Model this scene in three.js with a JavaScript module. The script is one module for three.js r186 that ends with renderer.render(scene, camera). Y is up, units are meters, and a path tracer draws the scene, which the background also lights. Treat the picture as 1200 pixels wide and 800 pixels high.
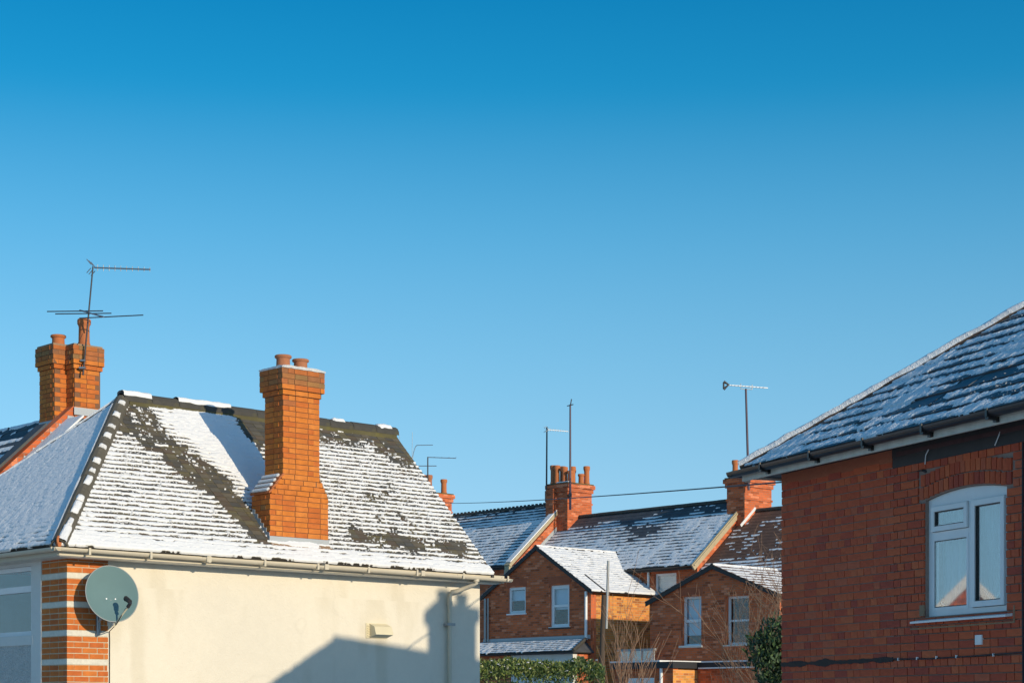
import * as THREE from 'three';
import { mergeGeometries } from 'three/addons/utils/BufferGeometryUtils.js';
import { ImprovedNoise } from 'three/addons/math/ImprovedNoise.js';

// ------------------------------------------------------------------ camera, sky, sun, exposure
const EYE = 2.5;                                   // eye height above the ground of the near houses
const FOCAL = 2243, HORIZON = 837;                 // in pixels of the 1200 x 800 photograph
const scene = new THREE.Scene();
const camera = new THREE.PerspectiveCamera(2 * Math.atan(HORIZON / FOCAL) * 180 / Math.PI, 1200 / (2 * HORIZON), 0.1, 2000);
camera.setViewOffset(1200, 2 * HORIZON, 0, 0, 1200, 800);   // shift lens: verticals stay upright
camera.position.set(0, EYE, 0);
camera.lookAt(0, EYE, -10);
scene.add(camera);
const renderer = new THREE.WebGLRenderer({ antialias: true });
renderer.toneMapping = THREE.LinearToneMapping;
renderer.toneMappingExposure = 1.12;
renderer.shadowMap.enabled = true;

const SUN_TAN = 0.30, SUN_TURN = 0.35 * Math.PI / 180;
const AV = new THREE.Vector3(0.732, 0, -0.682), AS = new THREE.Vector3(0.682, 0, 0.732);  // street axes: away to the right, towards the sun
const sunDir = AS.clone().multiplyScalar(Math.cos(SUN_TURN)).addScaledVector(AV, Math.sin(SUN_TURN)).setY(SUN_TAN).normalize();
const sun = new THREE.DirectionalLight(new THREE.Color().setRGB(1, 0.855, 0.63), 3.45);
sun.position.copy(sunDir).multiplyScalar(120).add(new THREE.Vector3(0, 0, -45));
sun.target.position.set(0, 2, -45);
sun.castShadow = true;
sun.shadow.mapSize.set(4096, 4096);
Object.assign(sun.shadow.camera, { left: -60, right: 60, top: 40, bottom: -40, near: 1, far: 300 });
scene.add(sun, sun.target);

function makeSky() {
  const W = 512, H = 256, d = new Float32Array(W * H * 4);
  const stops = [[-90, .30, .36, .42], [-1, .34, .55, .68], [2, .34, .62, .80], [6, .30, .595, .82], [10, .198, .51, .77], [14, .098, .405, .695], [18, .012, .28, .575], [22, .0, .20, .475], [35, .01, .17, .42], [90, .015, .14, .36]];
  for (let j = 0; j < H; j++) {
    const el = ((j + 0.5) / H - 0.5) * 180;
    let k = 0; while (k < stops.length - 2 && el > stops[k + 1][0]) k++;
    const a = stops[k], b = stops[k + 1], t = Math.min(1, Math.max(0, (el - a[0]) / (b[0] - a[0])));
    for (let i = 0; i < W; i++) {
      const az = ((i + 0.5) / W - 0.5) * 2 * Math.PI, ce = Math.cos(el * Math.PI / 180);
      const c = ce * Math.cos(az) * sunDir.x + Math.sin(el * Math.PI / 180) * sunDir.y + ce * Math.sin(az) * sunDir.z;
      const g = Math.acos(Math.min(1, Math.max(-1, c)));
      const mie = 0.8 * Math.exp(-g * 3.0);                  // forward scatter about the sun, behind the camera
      const o = (j * W + i) * 4, ph = (0.25 + 0.75 * (1 + c * c) / 1.5);   // Rayleigh phase: paler away from ninety degrees to the sun
      d[o] = (a[1] + (b[1] - a[1]) * t) * ph + mie; d[o + 1] = (a[2] + (b[2] - a[2]) * t) * ph + mie * 0.9; d[o + 2] = (a[3] + (b[3] - a[3]) * t) * ph + mie * 0.75; d[o + 3] = 1;
    }
  }
  const tx = new THREE.DataTexture(d, W, H, THREE.RGBAFormat, THREE.FloatType);
  tx.mapping = THREE.EquirectangularReflectionMapping; tx.magFilter = tx.minFilter = THREE.LinearFilter; tx.wrapS = THREE.RepeatWrapping; tx.needsUpdate = true;
  return tx;
}
scene.background = makeSky();
scene.environment = scene.background;

// ------------------------------------------------------------------ small tools
let seed = 7;
function rnd() { seed |= 0; seed = seed + 0x6D2B79F5 | 0; let t = Math.imul(seed ^ seed >>> 15, 1 | seed); t = t + Math.imul(t ^ t >>> 7, 61 | t) ^ t; return ((t ^ t >>> 14) >>> 0) / 4294967296; }
const rr = (a, b) => a + (b - a) * rnd();
const clamp = (x, a = 0, b = 1) => Math.min(b, Math.max(a, x));
const smooth = (a, b, x) => { const t = clamp((x - a) / (b - a)); return t * t * (3 - 2 * t); };
const PN = new ImprovedNoise();
const noise = (x, y, z = 0.37) => PN.noise(x + 100.3, y + 57.1, z);
const fbm = (x, y, z = 0.37) => noise(x, y, z) + 0.5 * noise(x * 2.1, y * 2.1, z + 3) + 0.25 * noise(x * 4.3, y * 4.3, z + 7);
const hash = (i, j) => { const s = Math.sin(i * 127.1 + j * 311.7) * 43758.5453; return s - Math.floor(s); };
const V = (x, y, z) => new THREE.Vector3(x, y, z);
const C = (r, g, b) => new THREE.Color().setRGB(r, g, b);

const taken = {};
function numbered(n) { const k = taken[n] = (taken[n] ?? -1) + 1; return k ? `${n}_${String(k).padStart(3, '0')}` : n; }
function tag(o, label, category, group, kind) { o.userData = { ...o.userData, label, category }; if (group) o.userData.group = group; if (kind) o.userData.kind = kind; return o; }
function thing(name, label, category, pos = [0, 0, 0], turn = 0, group) {
  const o = new THREE.Group(); o.name = numbered(name); o.position.set(...pos); o.rotation.y = turn; scene.add(o);
  return tag(o, label, category, group);
}
function part(name, parent) { const g = new THREE.Group(); g.name = name; parent.add(g); return g; }
function obj(name, geos, mat, parent) {
  const list = (Array.isArray(geos) ? geos : [geos]).map(g => g.index ? g.toNonIndexed() : g);
  list.forEach(g => { for (const k of Object.keys(g.attributes)) if (!['position', 'normal', 'uv'].includes(k)) g.deleteAttribute(k); });
  const m = new THREE.Mesh(list.length > 1 ? mergeGeometries(list) : list[0], mat);
  m.name = parent === scene ? numbered(name) : name; m.castShadow = m.receiveShadow = true; parent.add(m); return m;
}
const stuff = o => { o.userData.kind = 'stuff'; return o; };
// box with uv in metres
function bx(x0, x1, y0, y1, z0, z1) {
  const g = new THREE.BoxGeometry(x1 - x0, y1 - y0, z1 - z0); g.translate((x0 + x1) / 2, (y0 + y1) / 2, (z0 + z1) / 2);
  const p = g.attributes.position, n = g.attributes.normal, uv = g.attributes.uv;
  for (let i = 0; i < p.count; i++) {
    const ax = Math.abs(n.getX(i)) > .5, ay = Math.abs(n.getY(i)) > .5;
    uv.setXY(i, ax ? p.getZ(i) : p.getX(i), ay ? p.getZ(i) : p.getY(i));
  }
  return g;
}
function tube(pts, r, seg = 8, n) { return new THREE.TubeGeometry(new THREE.CatmullRomCurve3(pts.map(p => p.isVector3 ? p : V(...p)), false, 'catmullrom', 0.1), n ?? Math.max(2, pts.length * 5), r, seg); }
function rod(a, b, r0, r1 = r0, seg = 8) {
  a = a.isVector3 ? a : V(...a); b = b.isVector3 ? b : V(...b);
  const d = b.clone().sub(a), g = new THREE.CylinderGeometry(r1, r0, d.length(), seg);
  g.applyQuaternion(new THREE.Quaternion().setFromUnitVectors(V(0, 1, 0), d.normalize())); g.translate((a.x + b.x) / 2, (a.y + b.y) / 2, (a.z + b.z) / 2); return g;
}
function lathe(pts, seg = 20) { return new THREE.LatheGeometry(pts.map(p => new THREE.Vector2(...p)), seg); }
// outline in (a,b) on the plane a*A + b*B + O, thickness t against N = A x B
function slab(O, A, B, pts, t, holes = []) {
  const sh = new THREE.Shape(pts.map(p => new THREE.Vector2(...p)));
  for (const h of holes) sh.holes.push(new THREE.Path(h.map(p => new THREE.Vector2(...p))));
  const g = new THREE.ExtrudeGeometry(sh, { depth: t, bevelEnabled: false }); g.translate(0, 0, -t);
  const N = A.clone().cross(B).normalize();
  g.applyMatrix4(new THREE.Matrix4().makeBasis(A, B, N).setPosition(O)); return g;
}

// ------------------------------------------------------------------ textures (grain, fine relief)
function pval(x, y, per, s) { const X = Math.floor(x), Y = Math.floor(y), fx = x - X, fy = y - Y, u = fx * fx * (3 - 2 * fx), w = fy * fy * (3 - 2 * fy), m = q => ((q % per) + per) % per; const h = (i, j) => hash(m(i) + s * 17.3, m(j) + s * 5.1); return (h(X, Y) * (1 - u) + h(X + 1, Y) * u) * (1 - w) + (h(X, Y + 1) * (1 - u) + h(X + 1, Y + 1) * u) * w; }
function pf(u, v, base, oct, s) { let a = 0, w = 0.5, t = 0; for (let o = 0; o < oct; o++) { const p = base << o; a += w * pval(u * p, v * p, p, s + o); t += w; w *= 0.55; } return a / t; }
function tex(n, fn, srgb = false, rep = 1) {
  const d = new Uint8Array(n * n * 4);
  for (let j = 0; j < n; j++) for (let i = 0; i < n; i++) { const c = fn(i / n, j / n, i, j), o = (j * n + i) * 4; d[o] = clamp(c[0] ?? c) * 255; d[o + 1] = clamp(c[1] ?? c) * 255; d[o + 2] = clamp(c[2] ?? c) * 255; d[o + 3] = 255; }
  const t = new THREE.DataTexture(d, n, n); t.wrapS = t.wrapT = THREE.RepeatWrapping; t.magFilter = THREE.LinearFilter; t.minFilter = THREE.LinearMipmapLinearFilter; t.generateMipmaps = true;
  if (srgb) t.colorSpace = THREE.SRGBColorSpace; t.repeat.set(rep, rep); t.needsUpdate = true; return t;
}
const grey = f => (u, v, i, j) => { const q = f(u, v, i, j); return [q, q, q]; };
const T = {
  brick: tex(128, (u, v) => { const a = pf(u, v, 4, 4, 3), b = pf(u, v, 24, 2, 9); const q = 0.70 + 0.26 * a + 0.14 * (b - .5); return [q, q * (0.97 + .03 * a), q * (0.95 + .05 * b)]; }),
  brickB: tex(128, grey((u, v) => pf(u, v, 10, 3, 5))),
  snowB: tex(256, grey((u, v) => .6 * pf(u, v, 12, 4, 21) + .4 * pf(u, v, 48, 2, 8)), false, 1 / 0.6),
  snowC: tex(256, (u, v) => { const a = pf(u, v, 6, 5, 2); const q = .93 + .07 * a; return [q, q, q]; }, false, 1 / 0.9),
  tile: tex(128, (u, v) => { const a = pf(u, v, 3, 5, 13), b = pf(u, v, 20, 2, 4); const q = .55 + .45 * a + .2 * (b - .5); const l = smooth(.62, .75, pf(u, v, 7, 3, 31)); return [q * (1 + .25 * l), q * (1 + .22 * l), q * (1 - .1 * l)]; }),
  render: tex(512, (u, v) => { const a = pf(u, v, 3, 5, 41), b = pf(u, v, 60, 3, 6); const st = smooth(.52, .8, pf(u * 1, v * .25, 12, 3, 77)); const cr = smooth(.035, .0, Math.abs(pf(u, v, 5, 4, 33) - .5)) * smooth(.55, .65, pf(u, v, 3, 2, 19)); const q = .87 + .14 * a + .05 * (b - .5) - .085 * st - .04 * cr; return [q, q * (1 - .015 * a - .01 * st), q * (1 - .04 * a - .04 * st)]; }, false, 1 / 4.2),
  renderB: tex(256, grey((u, v) => .5 * pf(u, v, 8, 3, 4) + .5 * pf(u, v, 50, 3, 6)), false, 1 / 0.9),
  dash: tex(256, (u, v) => { const a = pf(u, v, 64, 2, 15), b = pf(u, v, 6, 3, 16); const q = .72 + .4 * (a - .5) + .12 * b; return [q, q, q]; }, false, 1 / 0.8),
  dashB: tex(256, grey((u, v) => pf(u, v, 48, 2, 15)), false, 1 / 0.8),
  mortar: tex(128, grey((u, v) => .75 + .25 * pf(u, v, 12, 4, 23)), false, 1 / 0.4),
  wood: tex(128, grey((u, v) => .7 + .3 * pf(u * 1, v * .3, 16, 4, 51)), false, 1),
  plastic: tex(128, grey((u, v) => .9 + .1 * pf(u, v, 5, 4, 61)), false, 1 / 0.7),
  pot: tex(128, (u, v) => { const a = pf(u, v, 5, 4, 71); const q = .75 + .25 * a; return [q, q * (.92 + .08 * a), q * .95]; }),
  ground: tex(512, (u, v) => { const a = pf(u, v, 6, 6, 81), s = smooth(.36, .46, a + .1 * (pf(u, v, 60, 2, 8) - .5)); return [.09 + .6 * s, .10 + .6 * s, .06 + .66 * s]; }, false, 1 / 9),
  // far brickwork: each cell of the bond is 2-3 pixels high, so only its colour is given
  farBrick: tex(1024, (u, v, i, j) => {
    const rows = 48, cols = 16, y = v * rows, r = Math.floor(y), x = u * cols + (r % 2) * .5, c = Math.floor(x) % cols, fy = y - r, fx = x - Math.floor(x);
    const h1 = hash(c + 3, r + 11), h2 = hash(c + 31, r + 5), big = pf(u, v, 3, 4, 91);
    if (fy < .13 || fx < .05) { const q = .26 + .10 * big; return [q * 1.1, q * .55, q * .36]; }
    const q = .66 + .26 * h1 + .22 * (big - .5); const pale = h2 > .88 ? .13 : 0, dk = h2 < .16 ? .62 : 1;
    return [(.72 * q + pale) * dk, (.163 * q + pale * .68) * dk, (.048 * q + pale * .45) * dk];
  }, false, 1 / 3.6),
};
T.farBrickSunlit = tex(512, (u, v) => {  // far bond again, yellower for sun-facing walls: warm light mixed into colour
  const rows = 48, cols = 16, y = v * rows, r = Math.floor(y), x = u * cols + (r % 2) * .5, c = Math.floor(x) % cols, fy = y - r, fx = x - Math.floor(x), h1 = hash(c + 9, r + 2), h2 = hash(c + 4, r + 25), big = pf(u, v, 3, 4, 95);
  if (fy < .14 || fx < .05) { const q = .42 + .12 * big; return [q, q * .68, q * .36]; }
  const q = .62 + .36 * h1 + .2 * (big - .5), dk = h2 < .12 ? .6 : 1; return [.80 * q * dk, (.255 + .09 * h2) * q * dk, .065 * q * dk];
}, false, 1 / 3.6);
const M = (o, phys) => new (phys ? THREE.MeshPhysicalMaterial : THREE.MeshStandardMaterial)({ roughness: .9, ...o });
const rep = (t, r) => { const c = t.clone(); c.repeat.set(r, r); c.needsUpdate = true; return c; };
const bricksOf = pal => pal.map(c => M({ color: C(...c), map: T.brick, bumpMap: T.brickB, bumpScale: .004, roughness: .92 }));
const PAL = {
  orange: [[.70, .215, .035], [.66, .195, .03], [.72, .235, .04], [.62, .165, .028], [.69, .21, .028], [.60, .155, .025]],
  quoin: [[.68, .19, .035], [.64, .172, .032], [.60, .15, .03], [.70, .21, .04]],
  sooty: [[.34, .14, .055], [.40, .16, .05], [.46, .15, .045], [.32, .17, .06], [.40, .19, .06], [.50, .15, .035], [.50, .16, .035]],
  red: [[.62, .118, .046], [.58, .102, .038], [.66, .135, .048], [.54, .092, .042], [.47, .082, .044], [.68, .15, .055], [.61, .114, .044], [.64, .12, .042], [.57, .098, .04], [.60, .135, .06], [.62, .118, .042]],
  tileL: [[.11, .098, .075], [.092, .082, .066], [.13, .108, .075], [.12, .09, .062], [.14, .118, .07], [.085, .08, .07]],
  tileR: [[.05, .058, .072], [.042, .05, .062], [.06, .064, .07]],
};
const MB = Object.fromEntries(Object.entries(PAL).map(([k, p]) => [k, k.startsWith('tile') ? p.map(c => M({ color: C(...c), map: T.tile, bumpMap: T.brickB, bumpScale: .003, roughness: k === 'tileR' ? .45 : .85 })) : bricksOf(p)]));
const white = C(1, 1, 1);
const MI = { brick: M({ map: T.brick, bumpMap: T.brickB, bumpScale: .004, roughness: .92 }), tile: M({ map: T.tile, bumpMap: T.brickB, bumpScale: .003, roughness: .85 }) };
const MAT = {
  snow: M({ color: C(.80, .80, .80), map: T.snowC, bumpMap: T.snowB, bumpScale: .012, roughness: .95 }),
  snowRough: M({ color: C(.82, .83, .84), map: T.snowC, bumpMap: rep(T.snowB, 4), bumpScale: .016, roughness: .9 }),
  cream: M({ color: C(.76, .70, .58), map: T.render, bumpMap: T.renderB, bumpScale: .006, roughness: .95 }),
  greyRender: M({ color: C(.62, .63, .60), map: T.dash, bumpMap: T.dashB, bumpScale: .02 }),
  whiteRender: M({ color: C(.72, .72, .68), map: T.render, bumpMap: T.renderB, bumpScale: .006 }),
  stone: M({ color: C(.74, .70, .60), map: T.mortar, bumpMap: T.renderB, bumpScale: .004 }),
  mortarPale: M({ color: C(.62, .52, .36), map: T.mortar }),
  mortarOr: M({ color: C(.23, .105, .05), map: T.mortar }),
  mortarMid: M({ color: C(.33, .235, .19), map: T.mortar }),
  mortarTan: M({ color: C(.34, .22, .13), map: T.mortar, bumpMap: T.brickB, bumpScale: .006 }),
  upvc: M({ color: C(.80, .81, .80), map: T.plastic, roughness: .35 }),
  gutterCream: M({ color: C(.60, .53, .40), map: T.plastic, roughness: .55 }),
  gutterBlack: M({ color: C(.018, .018, .02), map: T.plastic, roughness: .35 }),
  gutterGrey: M({ color: C(.34, .35, .34), map: T.plastic, roughness: .5 }),
  fasciaPale: M({ color: C(.66, .64, .56), map: T.wood, roughness: .7 }),
  darkWood: M({ color: C(.05, .045, .04), map: T.wood, roughness: .8 }),
  nearBlackWood: M({ color: C(.022, .022, .026), map: T.wood, roughness: .6 }),
  barge: M({ color: C(.50, .41, .26), map: T.wood, roughness: .8 }),
  lead: M({ color: C(.42, .44, .45), map: T.plastic, roughness: .55, metalness: .2 }),
  pot: M({ color: C(.52, .175, .06), map: T.pot, bumpMap: T.brickB, bumpScale: .004 }),
  potPale: M({ color: C(.42, .17, .08), map: T.pot, bumpMap: T.brickB, bumpScale: .004 }),
  ridge: M({ color: C(.075, .07, .06), map: T.tile, bumpMap: T.brickB, bumpScale: .006 }),
  ridgeLichen: M({ color: C(.12, .105, .045), map: T.tile, bumpMap: T.brickB, bumpScale: .01 }),
  hipTile: M({ color: C(.13, .115, .085), map: T.tile, bumpMap: T.brickB, bumpScale: .006 }),
  hipBrown: M({ color: C(.12, .07, .045), map: T.tile, bumpMap: T.brickB, bumpScale: .006 }),
  slateFar: M({ color: C(.075, .078, .085), map: rep(T.tile, 1.6), roughness: .7 }),
  tileBrownFar: M({ color: C(.17, .085, .055), map: rep(T.tile, 1.6), roughness: .9 }),
  farBrick: M({ map: T.farBrick, roughness: .92 }),
  farBrickSunlit: M({ map: T.farBrickSunlit, roughness: .92 }),
  arch: M({ color: C(.46, .12, .05), map: T.brick, roughness: .9 }),
  metal: M({ color: C(.30, .31, .32), roughness: .4, metalness: .8 }),
  metalDark: M({ color: C(.05, .05, .055), roughness: .5, metalness: .5 }),
  metalWhite: M({ color: C(.75, .77, .78), roughness: .4, metalness: .1 }),
  mastPurple: M({ color: C(.10, .07, .09), roughness: .6, metalness: .3 }),
  cable: M({ color: C(.02, .02, .022), roughness: .6 }),
  dish: M({ color: C(.125, .215, .22), map: T.plastic, roughness: .85 }),
  glass: M({ color: white, roughness: .02, transmission: 1, thickness: 0, ior: 2.4 }, true),
  glassSingle: M({ color: white, roughness: .02, transmission: 1, thickness: 0, ior: 1.6 }, true),
  curtain: M({ color: C(.26, .36, .42), roughness: 1, transmission: .4, thickness: 0 }, true),  // blue of the sky mirrored in the panes is mixed into this net
  blind: M({ color: C(.62, .68, .66), roughness: .9 }),
  blindBlue: M({ color: C(.36, .50, .62), roughness: .9 }),
  room: M({ color: C(.52, .50, .45), roughness: 1 }),
  bitumen: M({ color: C(.012, .011, .011), roughness: .7, bumpMap: T.brickB, bumpScale: .01 }),
  ivory: M({ color: C(.70, .62, .42), map: T.plastic, roughness: .6 }),
  bark: M({ color: C(.23, .15, .095), roughness: .95 }),
  twig: M({ color: C(.34, .20, .12), roughness: .95 }),
  pole: M({ color: C(.085, .062, .045), map: T.wood, roughness: .95 }),
  leafHedge: M({ color: white, roughness: .6, transmission: .25, thickness: 0, side: THREE.DoubleSide }, true),
  ground: M({ color: white, map: T.ground, roughness: 1 }),
};

// ------------------------------------------------------------------ bricks
const unitBricks = [0, 1, 2, 3].map(k => { const g = new THREE.BoxGeometry(1, 1, 1); const uv = g.attributes.uv; for (let i = 0; i < uv.count; i++) uv.setXY(i, uv.getX(i) * .55 + k * .27, uv.getY(i) * .22 + k * .41); return g; });
// list of { c:[x,y,z], s:[sx,sy,sz], v:visible score, p:palette } ; the `limit` best seen become parts, the rest one piece
function layBricks(parent, list, pal, limit = 300, one = 'brick', many = 'bricks') {
  list.sort((a, b) => b.v - a.v);
  const rest = list.slice(limit);
  for (const q of list.slice(0, limit)) {
    const P = MB[q.p ?? pal], m = new THREE.Mesh(unitBricks[Math.floor(rnd() * 4)], P[Math.floor(rnd() * P.length)]);
    m.name = one; m.rotation.set(rr(-.008, .008), rr(-.006, .006), rr(-.008, .008)); m.position.set(...q.c); m.scale.set(...q.s); m.castShadow = m.receiveShadow = true; parent.add(m);
  }
  if (rest.length) {
    const im = new THREE.InstancedMesh(unitBricks[0], MI.brick, rest.length), mt = new THREE.Matrix4();
    rest.forEach((q, i) => { mt.makeScale(...q.s).setPosition(...q.c); im.setMatrixAt(i, mt); const P = PAL[q.p ?? pal]; im.setColorAt(i, C(...P[Math.floor(rnd() * P.length)])); });
    im.name = many; im.castShadow = im.receiveShadow = true; stuff(im); parent.add(im);
  }
}
const BL = .225, BC = .075, BD = .1025, JT = .010;
// one course of a rectangular stack, bricks on all four sides (z1 and x0 are the sides in view)
function ringCourse(list, x0, x1, z0, z1, y, k, pal, h = BC) {
  const odd = k % 2, e = () => rr(-.0015, .003);
  const row = (a0, a1, off, fn) => { let a = a0 - (off ? BL / 2 : 0); while (a < a1 - .01) { const b = Math.min(a + BL, a1), s = Math.max(a, a0); if (b - s > .03) fn(s, b); a += BL; } };
  const ix = odd ? BD : 0, iz = odd ? 0 : BD;
  row(x0 + ix, x1 - ix, odd, (a, b) => { const p = e(); list.push({ c: [(a + b) / 2, y + h / 2, z1 - BD / 2 + p], s: [b - a - JT, h - JT, BD], v: 3 + y * .01, p: pal }, { c: [(a + b) / 2, y + h / 2, z0 + BD / 2 - p], s: [b - a - JT, h - JT, BD], v: 0, p: pal }); });
  row(z0 + iz, z1 - iz, !odd, (a, b) => { const p = e(); list.push({ c: [x0 + BD / 2 - p, y + h / 2, (a + b) / 2], s: [BD, h - JT, b - a - JT], v: 2 + y * .01, p: pal }, { c: [x1 - BD / 2 + p, y + h / 2, (a + b) / 2], s: [BD, h - JT, b - a - JT], v: .5, p: pal }); });
}
// ------------------------------------------------------------------ roofs
const unitTiles = [0, 1, 2].map(k => { const g = new THREE.BoxGeometry(1, 1, 1); const uv = g.attributes.uv; for (let i = 0; i < uv.count; i++) uv.setXY(i, uv.getX(i) * .3 + k * .33, uv.getY(i) * .3 + k * .21); return g; });
const crumbGeo = new THREE.IcosahedronGeometry(1, 0);
// O: a point of the eave, A along it, B up the slope (A x B points out). span(b) gives the ends of the course at b.
function makeRoof(house, o) {
  const { O, A, B, len, span, gauge, tw = .165, th = .012, cov, pal, mode = 'tiles', snowMat = MAT.snow, slateMat, thick = .018, step = .04, limit = 300, score, name = 'roof', jit = 1, grain = 0, clip = .5 } = o;
  const N = A.clone().cross(B).normalize(), roof = part(name, house);
  const at = (a, b, h = 0) => O.clone().addScaledVector(A, a).addScaledVector(B, b).addScaledVector(N, h);
  const outline = []; for (let i = 0; i <= 12; i++) outline.push([span(len * i / 12)[1], len * i / 12]);
  for (let i = 12; i >= 0; i--) outline.push([span(len * i / 12)[0], len * i / 12]);
  const ol = outline.filter((p, i) => i === 0 || Math.hypot(p[0] - outline[i - 1][0], p[1] - outline[i - 1][1]) > .002);
  obj('roof_deck', slab(O, A, B, ol, .05), MAT.darkWood, roof);
  const n = Math.floor(len / gauge + .5), rot = new THREE.Matrix4().makeBasis(A, B, N), tilt = new THREE.Matrix4().makeRotationX(-th * 1.0 / gauge * .55), base = rot.clone().multiply(tilt);
  if (mode === 'tiles') {
    const list = [];
    for (let i = 0; i < n; i++) {
      const b = i * gauge, [s0, s1] = span(Math.min(len, b + gauge * clip)); let a = s0 - (i % 2 ? tw / 2 : 0);
      for (; a < s1 - .02; a += tw) {
        const x0 = Math.max(a, s0), x1 = Math.min(a + tw, s1); if (x1 - x0 < .02) continue;
        const L = Math.min(gauge * 1.5, len - b + .01);
        list.push({ a: (x0 + x1) / 2, b: b + L / 2, w: x1 - x0 - .004, L, v: score ? score((x0 + x1) / 2, b + gauge / 2) : 0, j: rr(-.002, .003) });
      }
    }
    list.sort((p, q) => q.v - p.v);
    const mt = new THREE.Matrix4(), P = MB[pal];
    const place = q => { const p = at(q.a, q.b, th * .75 + q.j); mt.copy(base).scale(V(q.w, q.L, th)).setPosition(p.x, p.y, p.z); return mt; };
    for (const q of list.slice(0, limit)) {
      const m = new THREE.Mesh(unitTiles[Math.floor(rnd() * 3)], P[Math.floor(rnd() * P.length)]); m.name = 'tile'; m.castShadow = m.receiveShadow = true;
      place(q).decompose(m.position, m.quaternion, m.scale); roof.add(m);
    }
    const rest = list.slice(limit);
    if (rest.length) {
      const im = new THREE.InstancedMesh(unitTiles[0], MI.tile, rest.length);
      rest.forEach((q, i) => { im.setMatrixAt(i, place(q)); im.setColorAt(i, C(...PAL[pal][Math.floor(rnd() * PAL[pal].length)])); });
      im.name = 'tiles'; im.castShadow = im.receiveShadow = true; stuff(im); roof.add(im);
    }
  } else {
    const gs = [];
    for (let i = 0; i < n; i++) {
      const b = i * gauge, [s0, s1] = span(Math.min(len, b + gauge * clip)); if (s1 - s0 < .05) continue;
      const L = Math.min(gauge * 1.4, len - b + .01), g = bx(s0, s1, -L / 2, L / 2, -th / 2, th / 2);
      const c = at(0, b + L / 2, th * .75); g.applyMatrix4(base.clone().setPosition(c.x, c.y, c.z)); gs.push(g);
    }
    stuff(obj('tile_courses', gs, slateMat, roof));
  }
  // snow: a low ribbon lying on every course, its lower edge melted back where the cover is thin
  const pos = [], uv = [], idx = [];
  for (let i = 0; i < n; i++) {
    const b = i * gauge, [s0, s1] = span(Math.min(len, b + gauge * clip)); if (s1 - s0 < .03) continue;
    const m = Math.max(2, Math.ceil((s1 - s0) / step)); let prev = -1;
    for (let k = 0; k <= m; k++) {
      const a = s0 + (s1 - s0) * k / m + (k > 0 && k < m ? rr(-.2, .2) * step : 0), tj = Math.floor((a - s0) / tw + (i % 2 ? .5 : 0));
      const c = clamp(cov(a, b + gauge / 2, i) + jit * (.34 * (hash(tj + 7, i) - .5) + .14 * noise(a * 9, i * 3.1) + .16 * noise(a * 31, i * 1.3)), 0, 1.25);
      if (c < .18) { prev = -1; continue; }
      const full = smooth(.75, 1.1, c), lo = gauge * (.82 * (1 - Math.min(1, c)) * (1 + .3 * noise(a * 14, i * 5.7)) - .16 * full), hi = gauge * (1 + .10 * full - (c < .4 ? .25 * noise(a * 11, i * 2.3) : 0));
      if (hi - lo < gauge * .12) { prev = -1; continue; }
      const hs = q => th * (1.55 - 1.0 * q / gauge), t = thick * (.55 + .45 * Math.min(1, c)) * (1 + .35 * noise(a * 8, i * 1.7, 5));
      const q = [[lo, lo < 0 ? -th * .3 : hs(lo) - .003], [lo + gauge * .1, hs(Math.max(0, lo)) + t * .8], [lo + (hi - lo) * .55, hs(gauge * .5) + t], [hi - gauge * .03, hs(gauge) + t * (.7 + .5 * full) + th * .6 * full], [hi + gauge * .03, hs(gauge) + th * .5 * full - .002]];
      const start = pos.length / 3; if (grain) { const m = q.length, f = []; for (let s = 0; s < m - 1; s++) { f.push(q[s]); f.push([(q[s][0] + q[s + 1][0]) / 2, (q[s][1] + q[s + 1][1]) / 2]); } f.push(q[m - 1]); for (let s = 1; s < f.length - 1; s++) { f[s][1] += grain * rr(-1, 1) * (c < .5 ? .5 : 1); f[s][0] += grain * rr(-.6, .6); } q.length = 0; q.push(...f); }
      for (const [db, h] of q) { const p = at(a, Math.min(len + .01, b + db), h + .003); pos.push(p.x, p.y, p.z); uv.push(a, b + db); }
      if (prev >= 0) for (let s = 0; s < q.length - 1; s++) idx.push(prev + s, start + s, start + s + 1, prev + s, start + s + 1, prev + s + 1);
      prev = start;
    }
  }
  if (idx.length) {
    const g = new THREE.BufferGeometry(); g.setAttribute('position', new THREE.Float32BufferAttribute(pos, 3)); g.setAttribute('uv', new THREE.Float32BufferAttribute(uv, 2)); g.setIndex(idx); g.computeVertexNormals();
    const sm = new THREE.Mesh(g, snowMat); sm.name = 'snow'; sm.castShadow = sm.receiveShadow = true; stuff(sm); roof.add(sm);
  }
  if (o.crumbs) {
    const im = new THREE.InstancedMesh(crumbGeo, snowMat, o.crumbs), mt = new THREE.Matrix4(), qt = new THREE.Quaternion(), eu = new THREE.Euler(); let k = 0;
    for (let tries = 0; k < o.crumbs && tries < o.crumbs * 12; tries++) {
      const b = rr(0, len), [s0, s1] = span(b), a = rr(s0 + .02, Math.max(s0 + .03, s1 - .02)); if (s1 - s0 < .06) continue;
      const c = cov(a, b, 0), w = Math.exp(-(((c - .42) / .26) ** 2)) + (c > .5 && c < .95 ? .25 : 0); if (rnd() > w) continue;
      const i = Math.floor(b / gauge), q = b - i * gauge, p = at(a, b, th * (1.55 - q / gauge) + .002), sc = rr(.006, .02) * (o.crumb ?? 1) * (rnd() < .15 ? 1.6 : 1);
      eu.set(rr(0, 6), rr(0, 6), rr(0, 6)); mt.compose(p, qt.setFromEuler(eu), V(sc * rr(.8, 1.8), sc * .7, sc)); im.setMatrixAt(k++, mt);
    }
    im.count = k; im.name = 'snow_crumbs'; im.castShadow = im.receiveShadow = true; stuff(im); roof.add(im);
  }
  return { roof, at, N };
}
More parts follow.
